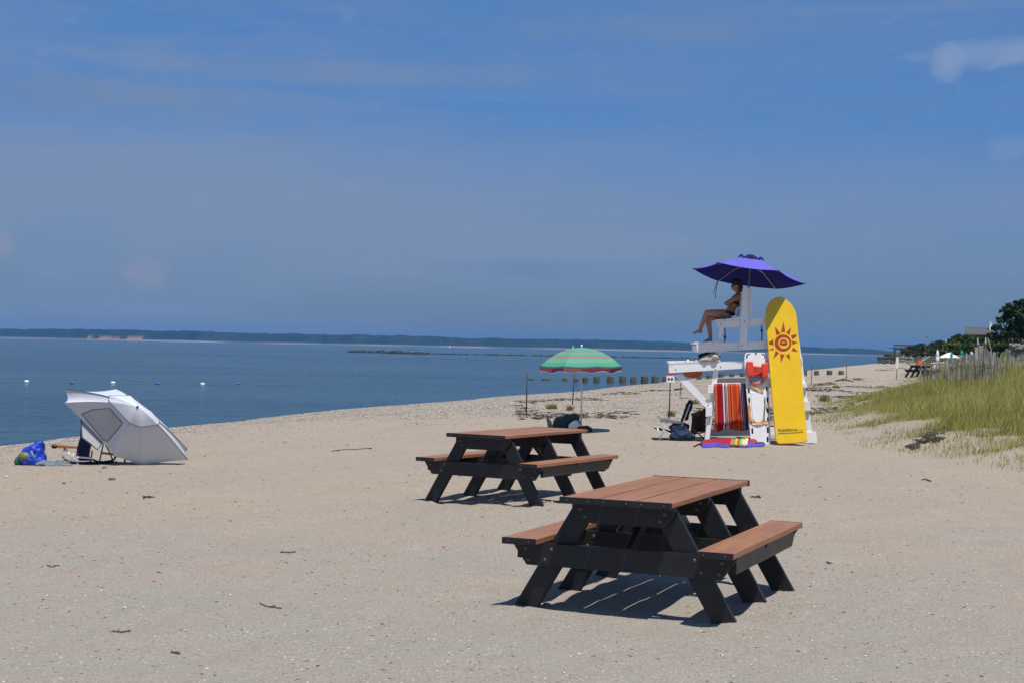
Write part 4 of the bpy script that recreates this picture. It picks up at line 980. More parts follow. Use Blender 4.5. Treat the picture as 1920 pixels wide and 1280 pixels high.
m = MB(); lumps(m, q5, [(775, 1030, .15, .09, .12, .07), (815, 1045, .15, .07, .11, .07), (830, 1075, .15, .05, .10, .05), (780, 1075, .15, .12, .12, .06)], 83)
o = soft(m.build('backpack', mat('grey_pack_cloth', (.045, .045, .048, 1), .8, .25, 14, .5, 40), None, loc=tuple(q5(800, 1095, .15)), smooth=True)); tag(o, 'dark grey backpack lying on sand right of striped umbrella pole', 'backpack')
m = MB(); lumps(m, q5, [(720, 1022, -.2, .06, .06, .025), (750, 1028, -.2, .05, .06, .025)], 93)
o = m.build('red_pouch', mat('dark_red_cloth', (.22, .012, .03, 1)), None, loc=tuple(q5(730, 1040, -.2)), smooth=True); tag(o, 'small dark red pouch between white cooler and grey backpack', 'pouch')

# ------------------------------------------------------------------ poles and small sign
RUST = mat('rusty_pole', (.055, .040, .034, 1), .8, .3, 30, .3)
def stake(label, bx, by_, tx, ty, r=.018, dz=0.0, name='stake', group='thin metal stakes on the beach', m_=None):
    g = gnd(bx, by_); o = thing(name, label, 'stake', tuple(g), group); d = ray(tx, ty)
    MB().tube([g + Vector((0, 0, -.2)), at(tx, ty, g.y)], r, 8).build('pole', m_ or RUST, o, smooth=True); return o, g
stake('dark metal stake on beach left of striped umbrella, nearest the water', 986.6, 776.7, 988.5, 699)
s_, g_ = stake('dark slanted stake on beach just behind striped umbrella', 1073, 759, 1077.5, 690)
s_, g_ = stake('stake carrying a small white sign with red top, left of lifeguard stand', 1254, 784, 1257.3, 705, .016, name='sign_post', group=None)
s_['category'] = 'sign'
m = MB(); m.prism([at(x, y, g_.y - .03) for x, y in ((1249.6, 702.5), (1264.6, 702.5), (1264.8, 716.8), (1249.8, 716.6))], (0, .012, 0)); sg = m.build('sign_panel', PLW, s_, bevel=.002)
m = MB(); m.prism([at(x, y, g_.y - .036) for x, y in ((1249.6, 699), (1264.6, 699), (1264.6, 702.6), (1249.6, 702.6))], (0, .024, 0)); m.build('red_header', mat('sign_red', (.55, .03, .06, 1), .5, .1, 8, 0), sg)
m = MB()
for x0 in (1252.2, 1257.9): m.prism([at(x, y, g_.y - .036) for x, y in ((x0, 708), (x0 + 3.8, 708), (x0 + 3.8, 711.8), (x0, 711.8))], (0, .004, 0))
m.build('dark_symbol', CORD, sg)
s_, g_ = stake('thin stake with a short crossbar behind stand diagonal brace', 1274.5, 743, 1277, 716, .016)
MB().beam(at(1264, 729.4, g_.y), at(1281, 727.8, g_.y), .03, .05).build('crossbar', RUST, s_)
stake('thin stake right of yellow board in front of old pilings', 1521.4, 720, 1522.2, 686, .02)
stake('thin stake on beach between last pilings and dune grass', 1587, 713.5, 1587.4, 682, .02)
s_, g_ = stake('stake with narrow white marker board left of distant picnic table', 1681, 711, 1682.5, 670, .025, name='marker_post', group=None)
s_['category'] = 'sign'
m = MB(); m.prism([at(x, y, g_.y - .05) for x, y in ((1680.6, 669), (1685, 669), (1684.6, 684), (1683.6, 690), (1680.2, 690))], (0, .03, 0)); m.build('marker_board', PLW, s_)
# ------------------------------------------------------------------ silver beach tent (a big umbrella lying on its side) and its things
def z4(x, y): return (x / 4.8, 700 + y / 4.8)
gE = gnd(266, 871); TY = gE.y
n_t = Vector((.27, -.86, .44)).normalized()
def rimpt(px, py, off=0.0):
    d = ray(px, py); k_ = ((gE + n_t * off) - CP).dot(n_t) / d.dot(n_t); return CP + d * k_
rim_px = [(121, 729), (121, 754.8), (216.8, 855.5), (266, 870), (352, 861.5), (352, 842), (319, 806), (218, 728.8)]
rim = [rimpt(*q) for q in rim_px]
rim[3].z -= .03
hub = at(257.5, 763, 0.0 + TY - .33); 
SIL = mat('silver_fabric', (.57, .60, .65, 1), .5, .05, 3, .8, 11, (1, 1, .3), .4, metal=.0)
MESHF = mat('grey_mesh_fabric', (.60, .60, .59, 1), .8, .1, 3, .2, 300, trans=.45)
SEAM = mat('dark_seam', (.075, .08, .09, 1), .7, .1, 20, 0)
tent = thing('beach_tent', 'silver half umbrella beach tent lying on its side near water edge', 'beach tent', tuple(gE))
ctr = sum(rim, Vector()) / 8; ax_t = (hub - ctr).normalized()
def ribp(i, s_, lift=0.0):
    e = rim[i % 8]; return hub.lerp(e, s_) + ax_t * (.11 * 4 * s_ * (1 - s_) * (.6 + .4 * (1 - s_)) + lift)
def panel(i, s_, w, lift=0.0):
    a = ribp(i, s_, lift); b_ = ribp(i + 1, s_, lift); k4 = 4 * w * (1 - w)
    return a.lerp(b_, w) - ax_t * (.012 * k4 * s_) + (ctr - a.lerp(b_, w)) * (.05 * k4 * s_ ** 3)
win_poly = [(735, 362), (830, 325), (985, 311), (1100, 440), (1085, 470), (972, 606), (930, 598)]
def inpoly(x, y, P):
    c = False; j = len(P) - 1
    for i in range(len(P)):
        if (P[i][1] > y) != (P[j][1] > y) and x < (P[j][0] - P[i][0]) * (y - P[i][1]) / (P[j][1] - P[i][1]) + P[i][0]: c = not c
        j = i
    return c
NS, NW = 90, 64
for i in range(8):
    m = MB(); wm_ = MB()
    V_ = [[panel(i, .01 + .99 * a / NS, b_ / NW) for b_ in range(NW + 1)] for a in range(NS + 1)]
    flat_ = [p for r in V_ for p in r]; m.add(flat_, []); wm_.add(flat_, []); nw = 0
    for a in range(NS):
        for b_ in range(NW):
            f = (a * (NW + 1) + b_, a * (NW + 1) + b_ + 1, (a + 1) * (NW + 1) + b_ + 1, (a + 1) * (NW + 1) + b_)
            cpt = (V_[a][b_] + V_[a + 1][b_ + 1]) / 2; ux, uy = proj(cpt); zx, zy = ux * 4.8, (uy - 700) * 4.8
            if i == 1 and inpoly(zx, zy, win_poly): wm_.f.append(f); nw += 1
            else: m.f.append(f)
    for q in (m, wm_):
        if not q.f: continue
        used = sorted({k_ for f in q.f for k_ in f}); mp_ = {k_: n_ for n_, k_ in enumerate(used)}
        q.v = [q.v[k_] for k_ in used]; q.f = [tuple(mp_[k_] for k_ in f) for f in q.f]
    pn = m.build('panel', SIL, tent, smooth=True)
    if nw:
        dense = [(panel(i, .02 + .98 * a / 160, b_ / 110, .004), 0) for a in range(161) for b_ in range(111)]; dense = [(p, proj(p)) for p, _ in dense]; hem = []
        for a in range(len(win_poly)):
            A_, B_ = win_poly[a], win_poly[(a + 1) % len(win_poly)]
            for u in np.linspace(0, 1, 6)[:-1]:
                tx, ty = z4(A_[0] + (B_[0] - A_[0]) * u, A_[1] + (B_[1] - A_[1]) * u); hem.append(min(dense, key=lambda q: (q[1][0] - tx) ** 2 + (q[1][1] - ty) ** 2)[0])
        hem.append(hem[0])
    if nw: MB().tube(hem, .006, 5).build('window_hem', SEAM, pn)
    if nw: wm_.build('mesh_window', MESHF, pn, smooth=True)
    MB().tube([ribp(i, s_, .006) for s_ in np.linspace(.02, 1, 12)], .006 if i in (0, 4, 7) else .004, 5).build('seam', SEAM if i in (0, 4, 5, 7) else SIL, tent)
# raised vent flap round the hub with a dark hem
P = [[panel(i, s_, w / 8, .012 + .03 * (s_ / .4)) for i in range(8) for w in range(8)] + [panel(0, s_, 0, .012 + .03 * (s_ / .4))] for s_ in (.01, .1, .2, .3, .40)]
vf = MB().grid(P).build('vent_flap', SIL, tent, smooth=True)
MB().tube(P[-1], .0055, 5).build('hem', SEAM, vf)
MB().ell(hub + ax_t * .012, .02, .02, .02, None, 10, 6).build('hub_cap', SEAM, tent, smooth=True)
# side flap of mesh hanging inside the open edge
m = MB(); fl = [rimpt(*z4(x, y), -.05) for x, y in ((735, 400), (930, 600), (915, 620), (880, 682), (740, 572))]
m.prism(fl, n_t * .006); m.build('mesh_flap', MESHF, tent)
m = MB(); m.tube([rimpt(*z4(x, y), -.04) for x, y in ((730, 395), (733, 480), (740, 575))], .010, 6); m.tube([rimpt(*z4(x, y), -.04) for x, y in ((742, 575), (810, 625), (878, 684), (915, 622), (935, 598), (965, 598))], .010, 6); m.build('flap_hem', SEAM, tent)
MB().tube([hub - ax_t * .05, ctr - ax_t * .2, ctr - ax_t * .9 + Vector((0, 0, -.15))], .016, 8).build('pole', TUBE, tent)
# chairs beside and inside it
def q4(zx, zy, dy=0.0): x, y = z4(zx, zy); return at(x, y, TY + dy)
NAVY = mat('navy_fabric', (.018, .035, .135, 1), .8, .2, 14, .4, 60)
WOODA = mat('varnished_wood', (.30, .13, .05, 1), .45, .25, 10, .2, 60, (1, 8, 8))
o = thing('beach_chair', 'navy blue beach chair with wooden armrests half inside silver tent', 'beach chair', tuple(q4(690, 800, .4)), 'chairs at the silver tent')
def chair2(o, dy0, w, seat, back, arms, legs, fab, armm, leg_m, sk=0):
    P = [[q4(x, y, dy0 + w * j / 5) for x, y in seat] for j in range(6)]; MB().grid(P).build('seat', fab, o, smooth=True, solid=.03)
    P = [[q4(x + sk * j / 5, y, dy0 + w * j / 5) for x, y in back] for j in range(6)]; MB().grid(P).build('backrest', fab, o, smooth=True, solid=.03)
    for dy in (dy0, dy0 + w):
        if arms: m = MB(); m.prism([q4(x, y, dy - .03) for x, y in arms], (0, .06, 0)); m.build('armrest', armm, o, bevel=.006)
        for L in legs: MB().tube([q4(x, y, dy) for x, y in L], .011, 8).build('leg', leg_m, o, smooth=True)
chair2(o, .22, .5, [(560, 742), (590, 775), (640, 792), (700, 798), (760, 800), (828, 792)], [(720, 775), (705, 760), (692, 742), (700, 680), (715, 620), (728, 580), (735, 470), (733, 400)], [(462, 640), (480, 634), (690, 656), (692, 672), (520, 668), (470, 668)], [[(578, 665), (574, 800)], [(585, 670), (640, 740), (708, 812)], [(600, 812), (640, 770), (668, 718)]], NAVY, WOODA, TUBE, 105)
MB().ell(q4(488, 652, .2), .05, .03, .035, None, 10, 7, .3, 5).build('armrest_grip', mat('dark_brown_wood', (.07, .03, .015, 1), .5, .3, 12, .3), o, smooth=True)
m = MB(); m.prism([q4(x, y, .19) for x, y in ((690, 742), (825, 752), (826, 768), (690, 756))], (0, .02, 0)); m.build('pale_seat_edge', PLW, o)
o = thing('beach_chair', 'dark blue beach chair with thin legs in shade under silver tent', 'beach chair', tuple(q4(900, 805, .5)), 'chairs at the silver tent')
chair2(o, .35, .5, [(830, 770), (880, 790), (930, 792), (985, 785), (1030, 770)], [(1030, 770), (1050, 700), (1060, 620), (1065, 560)], [(910, 705), (1020, 715), (1020, 735), (910, 722)], [[(930, 625), (915, 700), (892, 806)], [(830, 690), (822, 760), (815, 806)], [(950, 640), (985, 700), (1020, 790)]], mat('dark_blue_fabric', (.012, .016, .035, 1), .8, .2, 14, .4), mat('pale_wood', (.35, .25, .12, 1), .5, .2, 12, .2), mat('teal_tube', (.05, .22, .20, 1), .4, .1, 10, 0))
m = MB(); lumps(m, q4, [(890, 520, .9, .06, .10, .12), (985, 520, .9, .09, .12, .16), (930, 560, .85, .07, .1, .1)], 113)
o = soft(m.build('hanging_clothes', mat('pale_cloth', (.55, .47, .42, 1), .9, .2, 8, .5, 40), None, loc=tuple(q4(930, 600, .9)), smooth=True)); tag(o, 'pale clothes seen through mesh window inside silver tent', 'clothes')
# blue bag with yellowish ball, grey clothes on the sand
BLB = mat('bright_blue_bag', (.012, .045, .42, 1), .5, .3, 10, .7, 25)
o = thing('beach_bag', 'bright blue soft beach bag standing on sand left of silver tent', 'bag', tuple(q4(290, 835, .1)))
m = MB()
P = [[q4(*q, .0 + dy) for q in ((x0, y0) for x0, y0 in pts)] for dy, pts in ((0, [(200, 830), (215, 790), (225, 740), (245, 690), (290, 650), (330, 637), (378, 634)]), (.1, [(200, 830), (215, 790), (225, 740), (245, 690), (290, 645), (330, 632), (376, 630)]))]
lumps(m, q4, [(330, 700, .1, .115, .12, .15), (270, 730, .1, .12, .14, .13), (345, 660, .1, .075, .10, .10), (300, 790, .05, .16, .15, .11), (360, 770, .1, .09, .12, .12), (235, 775, .1, .10, .12, .12), (372, 645, .1, .035, .06, .06)], 123, .3)
soft(m.build('bag_body', BLB, o, smooth=True), .016, 4)
MB().grid([[q4(290 + 3 * i, 690 + 9 * i + 4 * math.sin(i), -.08 - .02 * math.sin(i * .4)) for i in range(10)], [q4(272 + 3 * i, 694 + 9 * i + 4 * math.sin(i), -.08 - .02 * math.sin(i * .4)) for i in range(10)]]).build('pale_print', mat('pale_blue_print', (.18, .30, .6, 1), .6, .1, 10, 0), o, smooth=True, solid=.004)
o = MB().ell(q4(222, 748, -.0), .105, .07, .078, None, 16, 12).build('beach_ball', mat('olive_yellow', (.15, .15, .065, 1), .5, .25, 8, .2), None, loc=tuple(q4(215, 780, -.06)), smooth=True); tag(o, 'dull yellow round ball resting against bright blue bag', 'ball')
o = MB().ell(q4(165, 790, .05), .055, .07, .075, None, 14, 8, .3, 4).build('green_towel', mat('dark_teal', (.03, .12, .11, 1), .8, .2, 10, .4), None, loc=tuple(q4(165, 820, .05)), smooth=True); tag(o, 'bunched dark teal towel at left side of bright blue bag', 'towel')
GCL = mat('grey_blue_cloth', (.15, .175, .19, 1), .9, .25, 14, .8, 30)
m = MB(); lumps(m, q4, [(385, 812, -.1, .10, .12, .06), (430, 822, -.1, .10, .12, .06), (480, 820, -.1, .08, .10, .05), (355, 825, -.1, .07, .10, .045)], 133)
o = soft(m.build('crumpled_cloth', GCL, None, loc=tuple(q4(420, 845, -.1)), smooth=True)); tag(o, 'crumpled grey cloth on sand just right of bright blue bag', 'cloth')
m = MB(); lumps(m, q4, [(540, 824, -.15, .10, .12, .065), (600, 830, -.15, .09, .11, .055), (525, 812, -.1, .05, .08, .06)], 143)
o = soft(m.build('crumpled_cloth', GCL, None, loc=tuple(q4(570, 850, -.15)), smooth=True)); tag(o, 'grey shirt lying on sand in front of navy chair legs', 'cloth')

# ------------------------------------------------------------------ swim line floats
def wpt(px, py, h=0.0):
    d = ray(px, py); k_ = (WATER + h - HC) / d.z; return CP + d * k_
WF = mat('white_float', (.82, .82, .82, 1), .4, .03, 5, 0); BF = mat('blue_float', (.03, .13, .42, 1), .4, .1, 5, 0)
floats = [(50, 716, 1, 'white swim line float nearest left edge of photo'), (134.5, 718, 0, 'blue swim line float left of tent, between two white floats'), (212, 718.5, 1, 'white swim line float directly above top of silver tent'), (295, 719.5, 0, 'blue swim line float above right slope of silver tent'), (380, 720.8, 1, 'white swim line float right of silver tent'), (447, 720, 0, 'small faint blue float at right end of swim line')]
for px, py, wh, lab in floats:
    c = wpt(px, py); c.z = WATER
    m = MB(); r_ = (.09 if wh else .075) if px < 440 else .055
    m.tube([c + Vector((-.13, 0, .04)), c + Vector((-.09, 0, .04)), c + Vector((.09, 0, .04)), c + Vector((.13, 0, .04))], [r_ * .5, r_, r_, r_ * .5], 10)
    o = m.build('swim_float', WF if wh else BF, None, loc=tuple(c), smooth=True); tag(o, lab, 'float', 'floats on the swim line')
pts = [wpt(x, y) for x, y in ((-160, 713), (50, 716), (134, 718), (212, 718.5), (295, 719.5), (380, 720.8), (447, 720), (560, 722))]
for p in pts: p.z = WATER + .02
o = MB().tube(pts, .014, 6).build('float_rope', mat('pale_rope', (.14, .20, .25, 1), .8, .1, 5, 0), None, loc=tuple(pts[0])); tag(o, 'thin pale rope joining the white and blue floats', 'rope')

# ------------------------------------------------------------------ old pilings of a groyne
PIL = mat('old_timber', (.105, .088, .055, 1), .9, .35, 3, .9, 14, (1, 1, .5), dirt=(.045, .05, .025, 1), dirt_amt=.8)
def ordw(i): return ['first', 'second', 'third', 'fourth', 'fifth', 'sixth', 'seventh', 'eighth', 'ninth', 'tenth', 'eleventh', 'twelfth', 'thirteenth', 'fourteenth', 'fifteenth', 'sixteenth', 'seventeenth', 'eighteenth', 'nineteenth', 'twentieth'][i]
protos = []
for s_ in range(3):
    m = MB(); n = 12; rg = random.Random(s_); rad = [.5 + rg.uniform(-.06, .06) + .04 * (k_ % 3 == 0) for k_ in range(n)]
    rows_ = []
    for h_, sc in ((-1.2, 1.02), (.0, 1.0), (.45, .98), (.85, .95), (.98, .86), (1.0, .6)):
        rows_.append([Vector((math.copysign(abs(math.cos(2 * math.pi * k_ / n)) ** .75, math.cos(2 * math.pi * k_ / n)) * rad[k_] * sc, math.copysign(abs(math.sin(2 * math.pi * k_ / n)) ** .75, math.sin(2 * math.pi * k_ / n)) * rad[k_] * sc, h_ + (rg.uniform(-.05, .05) if h_ > .8 else 0))) for k_ in range(n)])
    m.grid(rows_, closed=True); vs_ = rows_[-1]; k0 = len(m.v); m.add(vs_, [tuple(range(n))]); protos.append(m)
piles = [(997, 711.5, 710, 10), (1024, 712, 708.6, 15), (1059, 713, 708, 10), (1079.5, 714.5, 708.5, 10), (1097, 715.5, 706.5, 10), (1118.5, 716, 705, 11.5), (1144, 716, 704.6, 12), (1167, 716.8, 704, 12), (1187.5, 717.3, 705.4, 11.5), (1208, 717, 704.3, 12), (1228, 717.3, 704.2, 12), (1247, 717, 705, 10)]
land = [(1311, 711, 704, 10), (1330, 709.5, 702.5, 10), (1352, 707, 699.5, 9), (1372, 706.5, 699, 9), (1392, 706, 698, 9), (1508, 704.5, 692, 9), (1531, 703, 694.3, 9), (1555, 702.5, 694, 9.5), (1577, 702, 694.5, 9)]
mats_ = None
for gi, (lst, txt) in enumerate(((piles, 'weathered timber pile, {} in groyne row counting from open water'), (land[:5], 'old timber pile behind lifeguard stand legs, {} from left'), (land[5:], 'old timber pile right of yellow board, {} from board'))):
    for i, (px, yb, yt, wpx) in enumerate(lst):
        if gi == 0: c = wpt(px, yb); c.z = WATER
        else: c = gnd(px, yb, True)
        if gi == 0 and c.y > 160: pass
        sc = c.y / FPX; w_ = wpx * sc; h_ = (yb - yt) * sc
        o = protos[(i * 2 + gi) % 3].build('timber_pile', PIL, None); o.location = c; o.scale = (w_, w_ * .9, max(h_, .12)); o.rotation_euler = (random.uniform(-.05, .05), random.uniform(-.06, .06), random.uniform(-.4, .4))
        tag(o, txt.format(ordw(i)), 'piling', 'old groyne pilings')
# ------------------------------------------------------------------ low breakwater far out
def breakwater(name, label, px0, px1, y0, y1, n, rmin, rmax, seed):
    rg = random.Random(seed); m = MB(); c0 = wpt(px0, y0)
    for i in range(n):
        u = rg.random(); px = px0 + (px1 - px0) * u; c = wpt(px, y0 + (y1 - y0) * u); c.z = WATER; c.y += rg.uniform(-5, 5)
        r_ = rg.uniform(rmin, rmax) * (1.3 if rg.random() < .15 else 1)
        m.ell(c, r_ * rg.uniform(.9, 2.2), r_, r_ * rg.uniform(.45, .95), rotz(rg.uniform(0, 3)), 7, 5, .6, seed * 1000 + i)
    o = m.build(name, mat('weedy_rock', (.030, .036, .028, 1), .9, .5, .3, .5, 3), None, loc=(c0.x, c0.y, WATER)); tag(o, label, 'breakwater'); return o
breakwater('rock_breakwater', 'dark weedy rock breakwater low in water, thick end left of striped umbrella', 657, 786, 659.8, 663.5, 170, .45, 1.0, 5)
breakwater('rock_breakwater', 'thin broken line of dark rocks across bay behind umbrella and stand', 786, 1345, 663.0, 673.2, 330, .2, .55, 6)
# tiny sails and a light mark far out
for px, py, hh_, lab in ((1074, 656, 11, 'tiny white sailboat on bay above left of striped umbrella'), (843, 650, 6, 'very small white boat under far wooded shore')):
    c = at(px, py, 2600.0); c.z = WATER; o = thing('sailboat', lab, 'boat', tuple(c), 'far boats'); h_ = hh_ / FPX * 2600
    m = MB(); m.prism([c + Vector((-.15 * h_, -.4, 0.0)), c + Vector((.3 * h_, -.4, 0)), c + Vector((.36 * h_, -.4, .09 * h_)), c + Vector((-.2 * h_, -.4, .09 * h_))], (0, .12 * h_, 0)); m.build('hull', WF, o)
    m = MB(); m.prism([c + Vector((0, 0, .14 * h_)), c + Vector((.26 * h_, 0, .14 * h_)), c + Vector((.02 * h_, 0, h_))], (0, .3, 0)); m.prism([c + Vector((-.2 * h_, 0, .14 * h_)), c + Vector((-.02 * h_, 0, .14 * h_)), c + Vector((-.01 * h_, 0, .8 * h_))], (0, .3, 0)); m.build('sail', WF, o)
# ------------------------------------------------------------------ plants
def leaves(centers, radii, n, size, cols, seed, flat=.7, up=.3):
    """n leaf quads in clumps on and inside ellipsoids"""
    rg = np.random.default_rng(seed); centers = np.array(centers, float); radii = np.array(radii, float)
    vol = radii.prod(1) ** (2 / 3); pick = rg.choice(len(centers), n, p=vol / vol.sum())
    nclump = max(12, n // 45)
    ci = rg.choice(len(centers), nclump, p=vol / vol.sum())
    d = rg.normal(size=(nclump, 3)); d /= np.linalg.norm(d, axis=1)[:, None]; d[:, 2] = np.where(d[:, 2] < -.3, -d[:, 2] * .6, d[:, 2])
    cc = centers[ci] + d * radii[ci] * rg.uniform(.55, 1.0, (nclump, 1)); cr = radii[ci].mean(1)[:, None] * rg.uniform(.16, .34, (nclump, 1))
    cb = rg.uniform(0, 1, nclump)
    k_ = rg.integers(0, nclump, n); off = rg.normal(size=(n, 3)); off /= np.linalg.norm(off, axis=1)[:, None]; off *= rg.uniform(.2, 1.0, (n, 1)) ** .6
    p = cc[k_] + off * cr[k_] * np.array([1, 1, flat])
    s_ = size * rg.uniform(.6, 1.4, (n, 1))
    nr = off + rg.normal(size=(n, 3)) * .7 + np.array([0, 0, up]); nr /= np.linalg.norm(nr, axis=1)[:, None]
    t = np.cross(nr, rg.normal(size=(n, 3))); t /= np.linalg.norm(t, axis=1)[:, None]; b_ = np.cross(nr, t)
    V = np.stack([p - t * s_, p - b_ * s_ * .55, p + t * s_, p + b_ * s_ * .55], 1).reshape(-1, 3)
    F = np.arange(4 * n).reshape(n, 4)
    c0, c1 = np.array(cols[0]), np.array(cols[1]); w = np.clip(cb[k_] * .6 + rg.uniform(0, .4, n), 0, 1)[:, None]
    C = np.repeat(c0 * (1 - w) + c1 * w, 4, 0)
    return V, F, C
LEAF = attr_mat('leaf', .75, .22, .12)
BARK = mat('bark', (.07, .055, .045, 1), .9, .3, 4, .8, 12, (3, 3, .6))
DG = [(.016, .034, .013), (.060, .096, .028)]; MG = [(.036, .062, .018), (.11, .145, .04)]; DM = [(.028, .052, .017), (.09, .13, .036)]; LG = [(.06, .085, .018), (.14, .16, .04)]; OL = [(.05, .055, .025), (.11, .105, .05)]
def plant(name, label, cat, blobs, Y, n, size, cols, seed, group=None, trunk=None, depth=1.0):
    cs = []; rs = []
    for px, py, rx, ry in blobs:
        c = at(px, py, Y); k_ = Y / FPX; cs.append(c); rs.append((rx * k_, max(rx, ry) * k_ * depth, ry * k_))
    bx = sum(c.x for c in cs) / len(cs); g = gz(bx, Y); o = thing(name, label, cat, (bx, Y, g), group)
    V, F, C = leaves(cs, rs, n, size, cols, seed)
    V[:, 2] = np.maximum(V[:, 2], H(V[:, 0], V[:, 1], False) - .05)
    np_mesh('crown' if trunk else 'foliage', V, F, LEAF, col=C, parent=o)
    m = MB()
    for i, c in enumerate(cs):
        b0 = Vector((bx + (i - len(cs) / 2) * .05, Y, g - .1)); r0_ = (.16 if trunk else .03)
        mid = b0.lerp(c, .55) + Vector((random.uniform(-.2, .2), 0, .15)); m.tube([b0, mid, c], [r0_, r0_ * .6, r0_ * .25], 7)
        for q in range(3):
            e = c + Vector((random.uniform(-1, 1) * rs[i][0], random.uniform(-1, 1) * rs[i][1], random.uniform(.1, .8) * rs[i][2])); m.tube([mid.lerp(c, .7), e], [r0_ * .3, r0_ * .1], 5)
    m.build('trunk' if trunk else 'stems', BARK, o, smooth=True)
    return o
plant('tree', 'large dark green tree at right edge, tallest on the bluff', 'tree', [(1908, 598, 26, 20), (1890, 582, 16, 13), (1922, 572, 22, 14), (1930, 622, 38, 24), (1880, 604, 15, 11), (1950, 592, 34, 26), (1897, 628, 24, 18)], 128, 15000, .13, DG, 1, 'trees on the bluff', True)
plant('tree', 'rounder dark tree left of the tallest tree, beside house chimney', 'tree', [(1869, 618, 11, 10), (1862, 632, 13, 10), (1876, 637, 16, 12)], 140, 5000, .13, DG, 2, 'trees on the bluff', True)
bush = [('broad olive green bank of shrubs low on bluff behind white umbrellas', [(1745, 663, 20, 6), (1770, 664, 18, 6), (1722, 665, 14, 6)], 236, 3000, OL), ('mid green bank of shrubs low on bluff right of teal umbrellas', [(1800, 661, 16, 6), (1822, 659, 14, 7)], 175, 2600, MG), ('dark shrub on skyline right above wooden deck end', [(1712, 652, 12, 4), (1728, 649, 10, 5)], 240, 1500, DM), ('dark green bank at skyline left of house', [(1798, 633, 10, 6), (1770, 650, 14, 7)], 215, 1800, DM), ('dark dense bush hiding the house wall, under left roof end', [(1838, 637, 16, 8), (1824, 640, 12, 7)], 170, 2600, DM), ('dark bush left of the house at foot of roof', [(1808, 637, 13, 9), (1800, 642, 10, 7)], 185, 2200, DM), ('dark green bush on skyline beside closed white umbrella', [(1788, 640, 10, 8), (1779, 645, 8, 6)], 190, 1700, DM), ('dark small bush on skyline where bluff starts to drop', [(1762, 644, 11, 6), (1750, 648, 9, 6)], 200, 1600, DM), ('light green rounded shrub on slope in middle of the bluff', [(1790, 648, 15, 8), (1778, 652, 12, 7)], 180, 2400, LG), ('long low olive shrub above stairs, near pergola', [(1733, 655, 14, 7), (1715, 658, 13, 6)], 215, 2200, OL), ('olive shrub right behind the wooden pergola', [(1698, 661, 10, 7), (1709, 664, 9, 7)], 275, 1600, OL), ('mid green shrub behind white umbrellas', [(1755, 658, 16, 7), (1772, 660, 12, 6)], 205, 2200, MG), ('mid green shrub between bluff posts and dark trees', [(1815, 650, 16, 7), (1800, 655, 12, 6)], 165, 2200, MG), ('yellow green shrub at foot of dark round tree', [(1851, 648, 12, 9), (1861, 654, 10, 7)], 132, 1900, LG), ('low dark shrub under largest tree', [(1884, 651, 18, 8), (1870, 656, 12, 6)], 126, 2400, DG), ('dark shrub at right edge beneath tallest tree', [(1915, 648, 18, 8), (1935, 650, 18, 9)], 124, 2200, DG), ('thin green growth on top of timber bulkhead', [(1662, 666, 12, 2.5)], 246, 700, LG)]
for i, (lab, bl_, Y, n, cols) in enumerate(bush): plant('bush', lab, 'bush', bl_, Y, int(n * 1.3), .13 if Y < 150 else .17, cols, 30 + i, 'bushes on the bluff')

# dune grass
def grass(name, xs_, ys_, hts, wd, cols, seed, kind='stuff', parent=None, lean=.62, loc=None):
    rg = np.random.default_rng(seed); n = len(xs_); z = H(xs_, ys_)
    a = rg.uniform(0, 2 * math.pi, n); ln = rg.uniform(.05, lean, n) * hts; dx_, dy_ = np.cos(a) * ln + .08 * hts, np.sin(a) * ln
    wa = rg.uniform(0, math.pi, n); wx, wy = np.cos(wa) * wd, np.sin(wa) * wd * .5
    L = []
    for f_, w in ((0, 1.0), (.5, .8), (1.0, .08)):
        cx = xs_ + dx_ * f_ ** 1.8; cy = ys_ + dy_ * f_ ** 1.8; cz = z - .02 + hts * f_ * (1 - .12 * f_)
        L += [np.stack([cx - wx * w, cy - wy * w, cz], -1), np.stack([cx + wx * w, cy + wy * w, cz], -1)]
    V = np.stack(L, 1).reshape(-1, 3); b_ = np.arange(n)[:, None] * 6
    F = np.concatenate([b_ + np.array([[0, 1, 3, 2]]), b_ + np.array([[2, 3, 5, 4]])], 0)
    w = rg.uniform(0, 1, n)[:, None]; pn = np.clip(fbm(xs_ / 2.2, ys_ / 2.2, 3, 91) * 1.6 + .5, 0, 1)[:, None]
    c = np.array(cols[0]) * (1 - pn) + np.array(cols[1]) * pn; c = c * (.75 + .5 * w); dry = rg.uniform(0, 1, n) < .16; c[dry] = np.array(cols[2]) * (.8 + .4 * w[dry])
    o = np_mesh(name, V, F, attr_mat('grass_blade', .7, .42, .15), col=np.repeat(c, 6, 0), parent=parent, loc=loc)
    if kind: tag(o, kind=kind)
    return o
GC = [(.25, .27, .05), (.43, .385, .11), (.5, .41, .2)]
rg = np.random.default_rng(5)
X_, Y_ = [], []
for (ya, yb_, N) in ((22, 34, 80000), (34, 50, 80000), (50, 75, 52000), (75, 130, 26000)):
    y = rg.uniform(ya, yb_, N * 3); x = np.interp(y, _dy, _dx) + rg.uniform(-1.8, 26, N * 3)
    vis = x < .38 * y + 2.0; d = dune(x, y) + fbm(x / 2.5, y / 2.5, 3, 5) * 2.2; cl = fbm(x / .55, y / .55, 2, 17); pt_ = fbm(x / 2.4, y / 2.4, 3, 19)
    dens = sm(d, -1.2, 2.0) * np.clip(.8 + cl * 2.8 + pt_ * (1.6 + 2.2 * (1 - sm(d, 1, 5))), .02, 1) * (1 - .6 * sm(d, 8, 11))
    bare = np.exp(-((x - 7.6) ** 2 + (y - 27.6) ** 2) / .9); dens = dens * (1 - bare)
    ok = vis & (rg.uniform(0, 1, N * 3) < dens); x, y = x[ok][:N], y[ok][:N]; X_.append(x); Y_.append(y)
